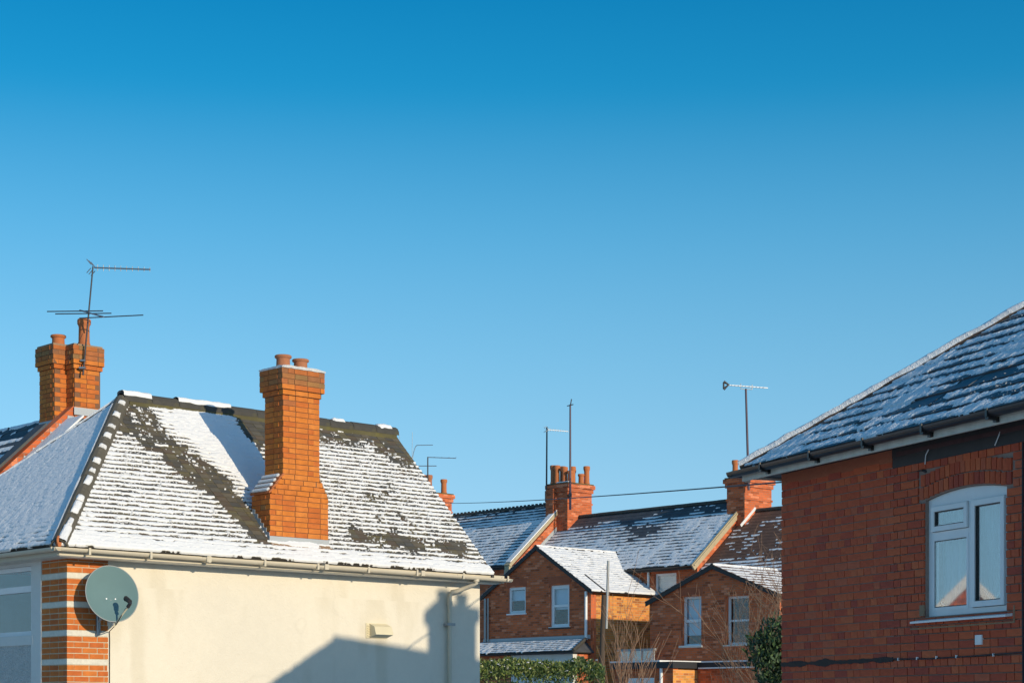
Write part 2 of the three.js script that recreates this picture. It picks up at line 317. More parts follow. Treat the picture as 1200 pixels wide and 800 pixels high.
// half-round tiles laid end to end from p0 to p1, with caps of snow on some
function ridgeTiles(roof, p0, p1, r, L, mat, o = {}) {
  const d = p1.clone().sub(p0), tot = d.length(), n = Math.max(1, Math.round(tot / L)), l = tot / n; d.normalize();
  const side = V(0, 1, 0).cross(d).normalize(), up = d.clone().cross(side).normalize();
  const half = (R0, R1, len, a0, a1, seg = 7) => {
    const s = new THREE.Shape(); for (let i = 0; i <= seg; i++) { const t = a0 + (a1 - a0) * i / seg; s[i ? 'lineTo' : 'moveTo'](Math.cos(t) * R1, Math.sin(t) * R1); }
    for (let i = seg; i >= 0; i--) { const t = a0 + (a1 - a0) * i / seg; s.lineTo(Math.cos(t) * R0, Math.sin(t) * R0); }
    return new THREE.ExtrudeGeometry(s, { depth: len, bevelEnabled: false });
  };
  const tg = half(r * .86, r, l - .006, o.a0 ?? -.15, Math.PI + .15), snows = [];
  for (let i = 0; i < n; i++) {
    const c = p0.clone().addScaledVector(d, i * l), m = new THREE.Mesh(tg, mat); m.name = o.name ?? 'ridge_tile';
    const mt = new THREE.Matrix4().makeBasis(side, up, d).setPosition(c.x, c.y + rr(-.004, .004), c.z); m.applyMatrix4(mt); m.castShadow = m.receiveShadow = true; roof.add(m);
    const q = o.snow ? o.snow((i + .5) / n, i) : 0;
    if (q > 0) {
      const N1 = 7, N2 = 6, g = new THREE.BufferGeometry(), ps = [], us = [], ix = [], full = q >= 1;
      const z0 = full ? 0 : rr(0, .35) * l, z1 = full ? l : Math.min(l, z0 + l * q), w = (o.arc ?? 1.0) * (full ? 1 : rr(.6, 1)), sh = o.shift ?? 0;
      for (let a = 0; a <= N1; a++) for (let b = 0; b <= N2; b++) {
        const e = Math.min(a, N1 - a) === 0 && !full ? 0 : 1, eb = Math.min(b, N2 - b) === 0 ? 0 : 1, t = Math.PI / 2 + sh + (b / N2 - .5) * 2 * w * (1 + .25 * noise((i * N1 + a) * .35, b)), R = r + (e && eb ? (o.cap ?? .022) * (1 + .6 * noise((i * N1 + a) * .45, b * .7)) : -.004);
        const p = V(Math.cos(t) * R, Math.sin(t) * R, z0 + (z1 - z0) * a / N1).applyMatrix4(mt); ps.push(p.x, p.y, p.z); us.push(a * .05, b * .05);
        if (a && b) { const k = a * (N2 + 1) + b; ix.push(k - N2 - 2, k, k - 1, k - N2 - 2, k - N2 - 1, k); }
      }
      g.setAttribute('position', new THREE.Float32BufferAttribute(ps, 3)); g.setAttribute('uv', new THREE.Float32BufferAttribute(us, 2)); g.setIndex(ix); g.computeVertexNormals(); snows.push(g);
    }
  }
  if (snows.length) stuff(obj('ridge_snow', snows, o.snowMat ?? MAT.snow, roof));
}
// half-round gutter from p0 to p1 (open side up)
function gutterGeo(p0, p1, r = .058) {
  const d = p1.clone().sub(p0), L = d.length(); d.normalize();
  const s = new THREE.Shape(), seg = 10; for (let i = 0; i <= seg; i++) { const t = Math.PI + Math.PI * i / seg; s[i ? 'lineTo' : 'moveTo'](Math.cos(t) * r, Math.sin(t) * r); }
  s.lineTo(r * .9, .006); for (let i = seg; i >= 0; i--) { const t = Math.PI + Math.PI * i / seg; s.lineTo(Math.cos(t) * r * .9, Math.sin(t) * r * .9); }
  const g = new THREE.ExtrudeGeometry(s, { depth: L, bevelEnabled: false });
  const side = V(0, 1, 0).cross(d).normalize(); g.applyMatrix4(new THREE.Matrix4().makeBasis(side, V(0, 1, 0), d).setPosition(p0)); return g;
}
function pot(parent, x, y, z, r, h, mat = MAT.pot) {
  const m = obj('chimney_pot', lathe([[r * .72, 0], [r, 0], [r * 1.02, h * .08], [r * .9, h * .14], [r * .86, h * .7], [r * .95, h * .78], [r * 1.08, h * .82], [r * 1.1, h * .95], [r * 1.0, h], [r * .82, h], [r * .78, h * .6]], 20), mat, parent);
  m.position.set(x, y, z); return m;
}

// ------------------------------------------------------------------ frames of the place
const E = EYE, X1 = V(1, 0, 0), Y1 = V(0, 1, 0), Z1 = V(0, 0, 1);
const TURN = Math.atan2(.682, .732);               // left house and terrace share one street grid
const W0 = V(-5.795, 0, -24.9);                    // near corner of the left house
const G0 = V(2.639, 0, -64);                       // corner of the first rear wing of the terrace
const Q0 = V(2.789, 0, -19.8), QTURN = Math.atan2(.389, .921);   // far corner of the right house
const fromT = (x, y, z) => G0.clone().addScaledVector(AV, x).addScaledVector(AS, z).setY(y + E);
const fromL = (x, y, z) => W0.clone().addScaledVector(AV, x).addScaledVector(AS, z).setY(y + E);
const fromQ = (x, y, z) => Q0.clone().addScaledVector(V(.921, 0, -.389), x).addScaledVector(V(.389, 0, .921), z).setY(y + E);

// ------------------------------------------------------------------ ground
const groundY = (x, z) => 1.3 * smooth(34, 58, -z) + .05 * noise(x * .1, z * .1);
{
  const g = new THREE.PlaneGeometry(1600, 1600, 200, 200); g.rotateX(-Math.PI / 2);
  const p = g.attributes.position, uv = g.attributes.uv;
  for (let i = 0; i < p.count; i++) { const x = p.getX(i), z = p.getZ(i), k = Math.abs(x) < 1e-6 ? x : Math.sign(x) * 800 * Math.pow(Math.abs(x) / 800, 2.2), w = Math.sign(z) * 800 * Math.pow(Math.abs(z) / 800, 2.2); p.setXYZ(i, k, groundY(k, w) - .02, w); uv.setXY(i, k, w); }
  g.computeVertexNormals();
  const m = obj('ground', g, MAT.ground, scene); m.userData.kind = 'structure';
}

const rect = (a, b, c, d) => [[a, c], [b, c], [b, d], [a, d]];
// ------------------------------------------------------------------ windows
// o: x,y,z of the lower left corner on the wall face, turn so that local +z looks out; lights: [x0,x1,y0,y1,sash?]
function makeWindow(parent, o) {
  const { w, h, fr = .055, recess = .09, lights, blind, sill = true, mat = MAT.upvc, label } = o;
  const g = part('window', parent); g.position.set(o.x, o.y, o.z); g.rotation.y = o.turn ?? -Math.PI / 2; if (label) g.userData.label = label;
  const z = -recess, fs = [bx(0, fr, 0, h, z - .06, z), bx(w - fr, w, 0, h, z - .06, z), bx(fr, w - fr, 0, fr, z - .06, z), bx(fr, w - fr, h - fr, h, z - .06, z)];
  for (const b of o.bars ?? []) fs.push(bx(b[0], b[1], b[2], b[3], z - .055, z + .004));
  obj('frame', fs, mat, g);
  for (const l of lights) obj('pane', bx(l[0], l[1], l[2], l[3], z - .034, z - .030), MAT.glassSingle, g);
  if (sill) obj('sill', [bx(-.06, w + .06, -.05, -.002, z - .06, o.sillOut ?? .05)], o.sillMat ?? MAT.stone, g);
  if (o.sillSnow) obj('sill_snow', bx(-.05, w + .05, -.002, .02, z + .004, .045), MAT.snow, g);
  if (blind) obj('blind', bx(.02, w - .02, blind[0], blind[1], z - .14, z - .12), blind[2], g);
  return g;
}

// ------------------------------------------------------------------ LEFT HOUSE
{
  const H = thing('rendered_house', 'cream rendered house with banded brick corner, snowy hipped roof and tall orange chimney', 'house', [W0.x, 0, W0.z], TURN);
  const ey = 2.17 + E, half = 2.43, zr = .3 - half, zb = .3 - 2 * half, zfar = -5.55, c45 = Math.SQRT1_2;
  // walls
  obj('wall', [bx(.6, 7.23, 0, 2.1 + E, -.25, 0), bx(.1, 7.23, 0, 2.1 + E, zb + .3, zb + .55)], MAT.cream, H);
  obj('gable_wall', slab(V(7.235, 0, 0), V(0, 0, -1), Y1, [[.002, 0], [.002, 2.1 + E], [.1, 2.3 + E], [half - .3, 4.45 + E], [2 * half - .6, 2.2 + E], [2 * half - .6, 0]], .25), MAT.cream, H);
  const wz0 = -2.35, wz1 = -.93;
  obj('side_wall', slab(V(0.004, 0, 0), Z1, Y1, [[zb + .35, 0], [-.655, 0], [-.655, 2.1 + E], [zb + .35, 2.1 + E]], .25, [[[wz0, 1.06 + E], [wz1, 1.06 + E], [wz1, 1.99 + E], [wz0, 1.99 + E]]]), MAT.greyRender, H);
  obj('window_surround', [bx(-.008, .004, 0, 2.08 + E, wz1 + .002, -.66), bx(-.008, .004, 1.99 + E, 2.08 + E, wz0, wz1), bx(-.010, .004, .93 + E, 1.058 + E, wz0 - .1, wz1 + .05)], MAT.whiteRender, H);
  makeWindow(H, { x: 0, y: 1.06 + E, z: wz0, w: wz1 - wz0, h: .93, recess: .05, fr: .06, bars: [[.06, 1.36, .585, .67]], lights: [[.06, 1.36, .06, .585], [.06, 1.36, .67, .87]], sillMat: MAT.upvc, sillOut: .004, label: 'white framed window in shaded pebbledash wall' });
  // brick corner with white stone bands
  const qn = part('brick_corner', H), list = [];
  obj('mortar', [bx(.004, .615, 0, 2.08 + E, -.24, -.006), bx(.004, .24, 0, 2.08 + E, -.652, -.24)], MAT.mortarPale, qn);
  for (let k = 0; k * .075 < 2.05 + E; k++) {
    const y = 2.075 + E - (k + 1) * .075; if (y < -.02) break;
    if (k % 5 === 3 + 0 && k >= 3) { obj('stone_band', [bx(-.002, .617, y + .004, y + .072, -.1, .002), bx(-.002, .1, y + .004, y + .072, -.655, -.1)], MAT.stone, qn); continue; }
    const odd = k % 2, row = (a0, a1, off, fn) => { let a = a0 - off; while (a < a1 - .01) { const s = Math.max(a, a0), b = Math.min(a + BL, a1); if (b - s > .03) fn(s, b); a += BL; } };
    row(odd ? BD : 0, .617, odd ? 0 : BL / 4 * (k % 3 === 0 ? 1 : 0), (a, b) => { if (a < .001) a = -.0065; list.push({ c: [(a + b) / 2, y + BC / 2, -BD / 2 + rr(-.001, .002)], s: [b - a - .013, BC - .013, BD], v: 3 + y * .1 }); });
    row(odd ? 0 : BD, .655, odd ? 0 : BL / 2, (a, b) => { if (a < .001) a = -.008; list.push({ c: [BD / 2 - rr(-.001, .002), y + BC / 2, -(a + b) / 2], s: [BD, BC - .014, b - a - .016], v: 2.5 + y * .1 }); });
  }
  layBricks(qn, list, 'quoin', 300);
  // eaves
  obj('fascia', [bx(-.27, 7.5, 2.04 + E, 2.155 + E, .25, .275), bx(-.275, -.25, 2.04 + E, 2.155 + E, zfar, .25)], MAT.gutterCream, H);
  obj('soffit', [bx(-.25, 7.45, 2.03 + E, 2.05 + E, .002, .25), bx(-.25, .002, 2.03 + E, 2.05 + E, zb + .3, .002)], MAT.fasciaPale, H);
  const gy = 2.135 + E;
  const gt = obj('gutter', [gutterGeo(V(-.40, gy, .34), V(7.58, gy - .03, .34), .05), gutterGeo(V(-.34, gy, -5.5), V(-.34, gy, .40), .05)], MAT.gutterCream, H);
  const br = []; for (let x = .1; x < 7.8; x += .92) br.push(bx(x - .016, x + .016, gy - .078, gy - .055, .27, .41), bx(x - .016, x + .016, gy - .07, gy + .012, .403, .411), bx(x - .016, x + .016, gy - .07, gy + .0, .276, .284));
  for (const x of [1.9, 3.9, 5.7]) br.push(bx(x, x + .07, gy - .07, gy + .008, .272, .408));
  obj('bracket', br, MAT.gutterCream, gt);
  const dp = obj('downpipe', [tube([[6.86, gy - .05, .33], [6.86, gy - .14, .32], [6.62, gy - .26, .10], [6.56, gy - .36, .06], [6.56, .05, .06]], .034, 10, 60), rod([6.86, gy - .02, .33], [6.86, gy - .10, .33], .05), rod([6.56, gy - .40, .06], [6.56, gy - .46, .06], .043)], MAT.gutterCream, H);
  obj('clip', [bx(6.48, 6.64, 1.36 + E, 1.40 + E, 0, .10), bx(6.48, 6.64, .1 + E, .14 + E, 0, .10)], MAT.gutterGrey, dp);
  // sunny slope
  const poly = (pts, s) => { for (let i = 1; i < pts.length; i++) if (s <= pts[i][1] && s >= pts[i - 1][1]) { const k = (s - pts[i - 1][1]) / (pts[i][1] - pts[i - 1][1]); return pts[i - 1][0] + (pts[i][0] - pts[i - 1][0]) * k; } return null; };
  const BLft = [[3.25, 0.2], [3.19, .36], [3.06, .69], [2.97, .88], [2.73, 1.06], [2.6, 1.24], [2.42, 1.50], [2.2, 1.75], [2.0, 1.85], [1.9, 2.5]], BRgt = [[3.45, .2], [3.49, .53], [3.5, .7], [3.42, .96], [3.48, 1.19], [3.34, 1.38], [3.17, 1.61], [2.9, 1.86], [2.81, 2.06], [2.85, 2.3], [2.9, 2.5]];
  const blob = (s, t, a, b, ra, rb) => Math.exp(-(((s - a) / ra) ** 2) - (((t - b) / rb) ** 2));
  const cov = (a, b) => {
    const t = b * c45, s = a; let c = .55 + .20 * fbm(s * 1.3, t * 2.4) + .10 * noise(s * 5, t * 8);
    const l = poly(BLft, t), r = poly(BRgt, t);
    if (l !== null && r !== null) {
      const w = .10 + .06 * noise(s * 6, t * 6), inb = smooth(l - w, l + w, s) * (1 - smooth(r - w, r + w, s));
      const dots = t > 1.45 + .3 * noise(s * 3, 8) && hash(Math.floor(s / .0825), Math.round(b / .1)) > .62 ? .44 : t > .9 ? .1 : 0;
      c = c * (1 - inb) + inb * (dots - .12 + .1 * noise(s * 9, t * 9));
      if (s > r && s < 4.35 + .1 * noise(t * 4, 2)) c += .62 * smooth(r, r + .5, s) * (1 - .8 * smooth(2.05, 2.4, t) * (s < 3.2 ? 1 : 0));
      if (s < l) c += .06 - .14 * smooth(l - .5, l, s) * (t > .9 ? 1 : .3);
    }
    c -= .75 * blob(s, t, 4.65, 2.3, .38, .33) + .35 * blob(s, t, 4.5, 1.9, .18, .2);
    if (s > 4.3) c -= .42 * smooth(1.8, 2.3, t) + .22 * smooth(1.3, 1.9, t) * smooth(6.6, 7.3, s);
    c -= .62 * blob(s, t, 5.22, .46, .16, .12) + .55 * blob(s, t, 5.95, .42, .38, .11) + .6 * blob(s, t, 6.95, .38, .45, .10);
    if (s > 4.3) c -= .11 + .08 * fbm(s * .8, t * 1.1, 4);
    c += .5 * (1 - smooth(.10, .24, t + .05 * noise(s * 3, 1)));
    return c;
  };
  const main = makeRoof(H, { O: V(-.3, ey, .3), A: X1, B: V(0, c45, -c45), len: half / c45, span: b => [b * c45, 7.55], gauge: .1, tw: .165, cov, pal: 'tileL', thick: .02, step: .026, grain: .0035, crumbs: 6000, score: (a, b) => -cov(a, b) - .05 * a });
  makeRoof(H, { O: V(-.3, ey, zfar), A: Z1, B: V(c45, c45, 0), len: half / c45, span: b => [b * c45 * (zr - zfar) / half, .3 - zfar - b * c45], gauge: .1, tw: .165, pal: 'tileL', thick: .02, step: .03, grain: .0022, score: (a, b) => a - b, jit: .6, cov: (a, b) => 1.12 + .12 * fbm(a * 2, b * 2) - .32 * (1 - smooth(.25, .9, b + .3 * noise(a * 2, 4))) * (.5 + noise(a * 5, b * 5)) });
  const bl2 = Math.hypot(half, zr - zfar);
  makeRoof(H, { name: 'rear_roof', clip: 1.15, O: V(7.25, ey, zfar), A: V(-1, 0, 0), B: V(0, half / bl2, (zr - zfar) / bl2), len: bl2, span: b => [0, 7.55 - b * half / bl2], gauge: .2, mode: 'courses', slateMat: MAT.slateFar, cov: () => .9, step: .15 });
  const ry = ey + half + .0;
  obj('ridge_mortar', [bx(half - .3 + .05, 7.22, ry - .11, ry - .02, zr - .12, zr + .12)], MAT.ridgeLichen, main.roof);
  ridgeTiles(main.roof, V(half - .33, ry - .02, zr), V(7.27, ry - .02, zr), .125, .45, MAT.ridge, { snow: (u, i) => [1, 0, 1, 1, 0, 0, .7, 0, .5, 0, .6, .35][i] ?? .4, arc: .95, cap: .03 });
  // hips
  const hipA = V(-.27, ey - .03, .27), hipB = V(half - .3, ry - .04, zr);
  ridgeTiles(main.roof, hipA, hipB, .115, .36, MAT.hipTile, { name: 'hip_tile', snow: (u, i) => [1, .6, .95, .35, .7, .2, .35, .18, .32, .15, .3, .2][i] ?? .3, arc: .52, shift: .5, cap: .028 });
  stuff(obj('hip_snow', (() => { const gs = []; const d = hipB.clone().sub(hipA).normalize(); for (let i = 0; i < 1; i++) gs.push(tube(Array.from({ length: 14 }, (_, k) => hipA.clone().addScaledVector(d, .05 + k * .30).add(V(-.07, .045, -.04)).add(V(.008 * noise(k, 1), .01 * noise(k, 2), 0))), .036, 8, 60)); return gs; })(), MAT.snow, main.roof));
  ridgeTiles(main.roof, V(-.27, ey - .02, zfar + .03), V(half - .33, ry - .05, zr - .02), .06, .36, MAT.ridge, { name: 'hip_tile', snow: () => 1, arc: .7, cap: .02 });
  obj('hip_iron', [tube([[-.30, ey - .03, .33], [-.33, ey + .04, .34], [-.32, ey + .10, .33], [-.28, ey + .10, .30]], .018, 6, 16), bx(-.33, -.28, ey - .02, ey + .03, .29, .35)], MAT.pot, main.roof);
  const vd = V(0, c45, -c45);
  obj('verge', slab(V(7.262, ey, .3), V(0, 0, -1), Y1, [[0, -.06], [half, half - .06], [.3 - zfar, -.06], [.3 - zfar, .01], [half, half + .012], [0, .01]], .05), MAT.darkWood, main.roof);

  // chimney through the eave
  const ch = part('chimney', H), bl = [], zf = .04, zk = -.405;
  const rows = []; let y = 2.45 + E, k = 0;
  for (; k < 9; k++, y += BC) rows.push([3.2, 4.24, y, 'orange']);
  for (let i = 0; i < 4; i++, k++, y += BC) rows.push([3.2 + .23 * (i + .6) / 4, 4.24 - .16 * (i + .6) / 4, y, 'orange']);
  for (let i = 0; i < 15; i++, k++, y += BC) rows.push([3.43, 4.08, y, 'orange']);
  rows.forEach(([a, b, yy, p], i) => ringCourse(bl, a, b, zk, zf, yy, i, p)); bl.forEach(q => { if (rnd() < .03) q.p = 'sooty'; });
  const yc = y; ringCourse(bl, 3.405, 4.105, zk - .025, zf + .025, y, 0, 'orange'); y += BC;
  for (let i = 0; i < 4; i++, y += BC) ringCourse(bl, 3.375, 4.135, zk - .055, zf + .055, y, i, i === 0 ? 'orange' : 'sooty');
  layBricks(ch, bl, 'orange', 300);
  obj('mortar', [bx(3.207, 4.233, 2.32 + E, 3.12 + E, zk + .007, zf - .007), bx(3.437, 4.073, 3.12 + E, yc, zk + .007, zf - .007), bx(3.30, 4.17, 3.12 + E, 3.25 + E, zk + .007, zf - .007), bx(3.412, 4.098, yc, yc + BC, zk - .018, zf + .018), bx(3.382, 4.128, yc + BC, y - .004, zk - .048, zf + .048)], MAT.mortarOr, ch);
  const sA = Math.atan2(.28, .23), sl = Math.hypot(.23, .28);
  for (let i = 0; i < 4; i++) { // stepped tiles on the shoulder, each under its own snow
    const g = bx(0, sl / 4 + .03, -.012, .012, zk - .01, zf + .01); g.rotateZ(sA - .12); g.translate(3.185 + Math.cos(sA) * sl * i / 4, 3.135 + E + Math.sin(sA) * sl * i / 4, 0); obj('shoulder_tile', g, MAT.pot, ch);
    const s = new THREE.Mesh(new THREE.CapsuleGeometry(.026, .36, 4, 8), MAT.snow); s.geometry.rotateX(Math.PI / 2); s.geometry.scale(1.35, .8, 1); s.name = 'shoulder_snow'; s.rotation.z = sA - .12; s.position.set(3.185 + Math.cos(sA) * sl * (i + .42) / 4 - .014, 3.15 + E + Math.sin(sA) * sl * (i + .42) / 4 + .01, (zk + zf) / 2); s.castShadow = s.receiveShadow = true; ch.add(s);
  }
  obj('shoulder_slope', slab(V(0, 0, zf - .006), X1, Y1, [[4.236, 3.12 + E], [4.245, 3.135 + E], [4.085, 3.42 + E], [4.07, 3.41 + E]], .43), MAT.mortarTan, ch);
  // cap, snow and pots
  obj('flaunching', slab(V(0, y - .004, 0), V(1, 0, 0), V(0, 0, -1), [[3.38, -zf - .05], [4.13, -zf - .05], [4.13, -zk + .05], [3.38, -zk + .05]], .03).translate(0, .03, 0), MAT.mortarTan, ch);
  { const g = new THREE.BoxGeometry(.77, .045, .57, 14, 2, 12), p = g.attributes.position; for (let i = 0; i < p.count; i++) { const xx = p.getX(i), zz = p.getZ(i); if (p.getY(i) > 0) p.setY(i, p.getY(i) - .02 * smooth(.26, .385, Math.abs(xx)) - .012 * smooth(.2, .28, Math.abs(zz)) + .012 * noise(xx * 9, zz * 9)); else p.setY(i, p.getY(i) - .008 + .01 * noise(xx * 14, zz * 14)); p.setX(i, xx * (1 + .012 * noise(zz * 12, 3))); } g.computeVertexNormals(); g.translate(3.755, y + .032, (zf + zk) / 2); obj('chimney_snow', g, MAT.snow, ch); }
  pot(ch, 3.60, y + .03, -.19, .112, .20, MAT.potPale); pot(ch, 3.91, y + .03, -.19, .112, .18, MAT.potPale);
  // lead work
  obj('lead_apron', [bx(3.19, 4.25, 2.43 + E, 2.525 + E, zf + .002, zf + .01)], MAT.lead, ch);
  obj('apron_mortar', slab(V(3.19, 2.43 + E, zf + .008), X1, V(0, -.64, .77), [[0, 0], [0, .085], [.3, .10], [.6, .08], [1.06, .095], [1.06, 0]].map(p => [p[0], p[1]]), .015), MAT.mortarTan, ch);
  { const gs = []; for (let i = 0; i < 6; i++) { const z1 = zf - .002 - i * .07, yb = 2.47 + E + (.04 - z1 + .26 - .26) * 1.0; gs.push(slab(V(3.192, 0, 0), Z1, Y1, [[z1 - .085, yb + .03], [z1, yb - .055], [z1, yb + .10], [z1 - .06, yb + .115]], .006)); } obj('stepped_flashing', gs, MAT.lead, ch); }
}

// ------------------------------------------------------------------ house behind, its gable parapet and chimney
{
  const Z0 = -5.05, H = thing('neighbour_house', 'house behind the hipped roof, with a brick parapet and twin orange chimney stacks', 'house', [W0.x + AS.x * Z0, 0, W0.z + AS.z * Z0], TURN);
  // local z = 0 is the lit face of the parapet; the house runs to -z
  const e0 = 2.05 + E - .1, k = .918, x0 = 0.0, xr = 3.15, yr = e0 + k * (xr - x0);
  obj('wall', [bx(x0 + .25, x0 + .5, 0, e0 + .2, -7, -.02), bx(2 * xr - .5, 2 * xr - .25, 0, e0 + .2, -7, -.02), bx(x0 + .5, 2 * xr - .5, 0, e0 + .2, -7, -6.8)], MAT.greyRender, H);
  obj('parapet', slab(V(0, 0, 0), X1, Y1, [[x0 + .2, 0], [2 * xr - .2, 0], [2 * xr - .2, e0 + .3], [xr, yr + .22], [x0, e0 + .22], [x0, e0 - .1], [x0 + .2, e0 - .2]], .23), MAT.farBrick, H);
  const cB = V(1, k, 0).normalize();
  obj('coping', slab(V(x0 - .05, e0 + .225, .05), V(0, 0, -1), cB, [[0, 0], [.30, 0], [.30, 3.5], [0, 3.5]], .04).translate(0, .035, 0), MAT.slateFar, H);
  const L = Math.hypot(xr - x0, yr - e0);
  makeRoof(H, { O: V(x0, e0, -7), A: Z1, B: cB, len: L, span: () => [0, 6.75], gauge: .24, tw: .3, mode: 'courses', slateMat: MAT.slateFar, th: .016, thick: .02, cov: (a, b) => .62 + .55 * fbm(a * .9, b * 1.6) - .5 * smooth(3.2, 4.1, b) });
  makeRoof(H, { name: 'rear_roof', O: V(2 * xr, e0, -.25), A: V(0, 0, -1), B: V(-cB.x, cB.y, 0), len: L, span: () => [0, 6.75], gauge: .24, mode: 'courses', slateMat: MAT.slateFar, th: .016, cov: () => .8, step: .2 });
  // roof strip of the next bay against the parapet, with its saw-tooth lead flashing
  obj('abutment_roof', slab(V(x0 - .02, e0 - .03, .0), V(0, 0, -1), cB, [[-.55, 0], [0, 0], [0, 4.0], [-.55, 4.0]], .06), MAT.slateFar, H);
  { const g = slab(V(x0 - .02, e0 + .06, .0), V(0, 0, -1), cB, [[-.52, 0], [-.015, 0], [-.015, 3.98], [-.52, 3.98]], .03); obj('abutment_snow', g, MAT.snow, H); }
  const fl = part('lead_flashing', H);
  for (let i = 0; i < 19; i++) { const a = x0 + .1 + i * .155; const yy = e0 + .0 + k * (a - x0); obj('flashing_step', slab(V(0, 0, .012), X1, Y1, [[a, yy], [a + .16, yy + k * .16], [a + .15, yy + k * .15 + .03], [a + .02, yy + .17]], .008), MAT.lead, fl); }
  const ch = part('chimney', H), bl = [];
  const x2 = 2.8, x3 = 3.5, top = 5.92 + E, rows = Math.floor((top - 4.6 - E) / BC);
  for (let i = 0; i < rows; i++) {
    const y = top - (i + 1) * BC, o = i < 4 ? .05 : i < 5 ? .025 : 0;
    ringCourse(bl, x2 - o, x3 + o, -.70 - o, -.22 + o, y, i, i < 3 ? 'sooty' : 'orange');
    ringCourse(bl, x2 + .22 - o, x3 + o * .8, -.22, .03 + o, y - .008, i + 1, i < 3 ? 'sooty' : 'orange');
  }
  layBricks(ch, bl, 'orange', 300);
  obj('mortar', [bx(x2 + .007, x3 - .007, 3.6 + E, top - .005, -.693, -.225), bx(x2 + .227, x3 - .007, 3.6 + E, top - .012, -.225, .023), bx(x2 - .042, x3 + .042, top - 4 * BC, top - .006, -.742, -.175), bx(x2 + .178, x3 + .033, top - 4 * BC - .008, top - .014, -.175, .073)], MAT.mortarOr, ch);
  obj('flaunching', [bx(x2 - .03, x3 + .03, top - .004, top + .03, -.72, -.2), bx(x2 + .2, x3 + .02, top - .01, top + .02, -.2, .05)], MAT.mortarTan, ch);
  pot(ch, 3.02, top + .02, -.48, .115, .20); pot(ch, 3.27, top + .015, -.1, .10, .44);
  obj('lead_skirt', bx(x2 + .21, x3 + .01, 4.80 + E, 4.92 + E, .031, .04), MAT.lead, ch); obj('lead_skirt', bx(x2 - .012, x2 - .002, 4.50 + E, 4.72 + E, -.7, -.2), MAT.lead, ch);
}

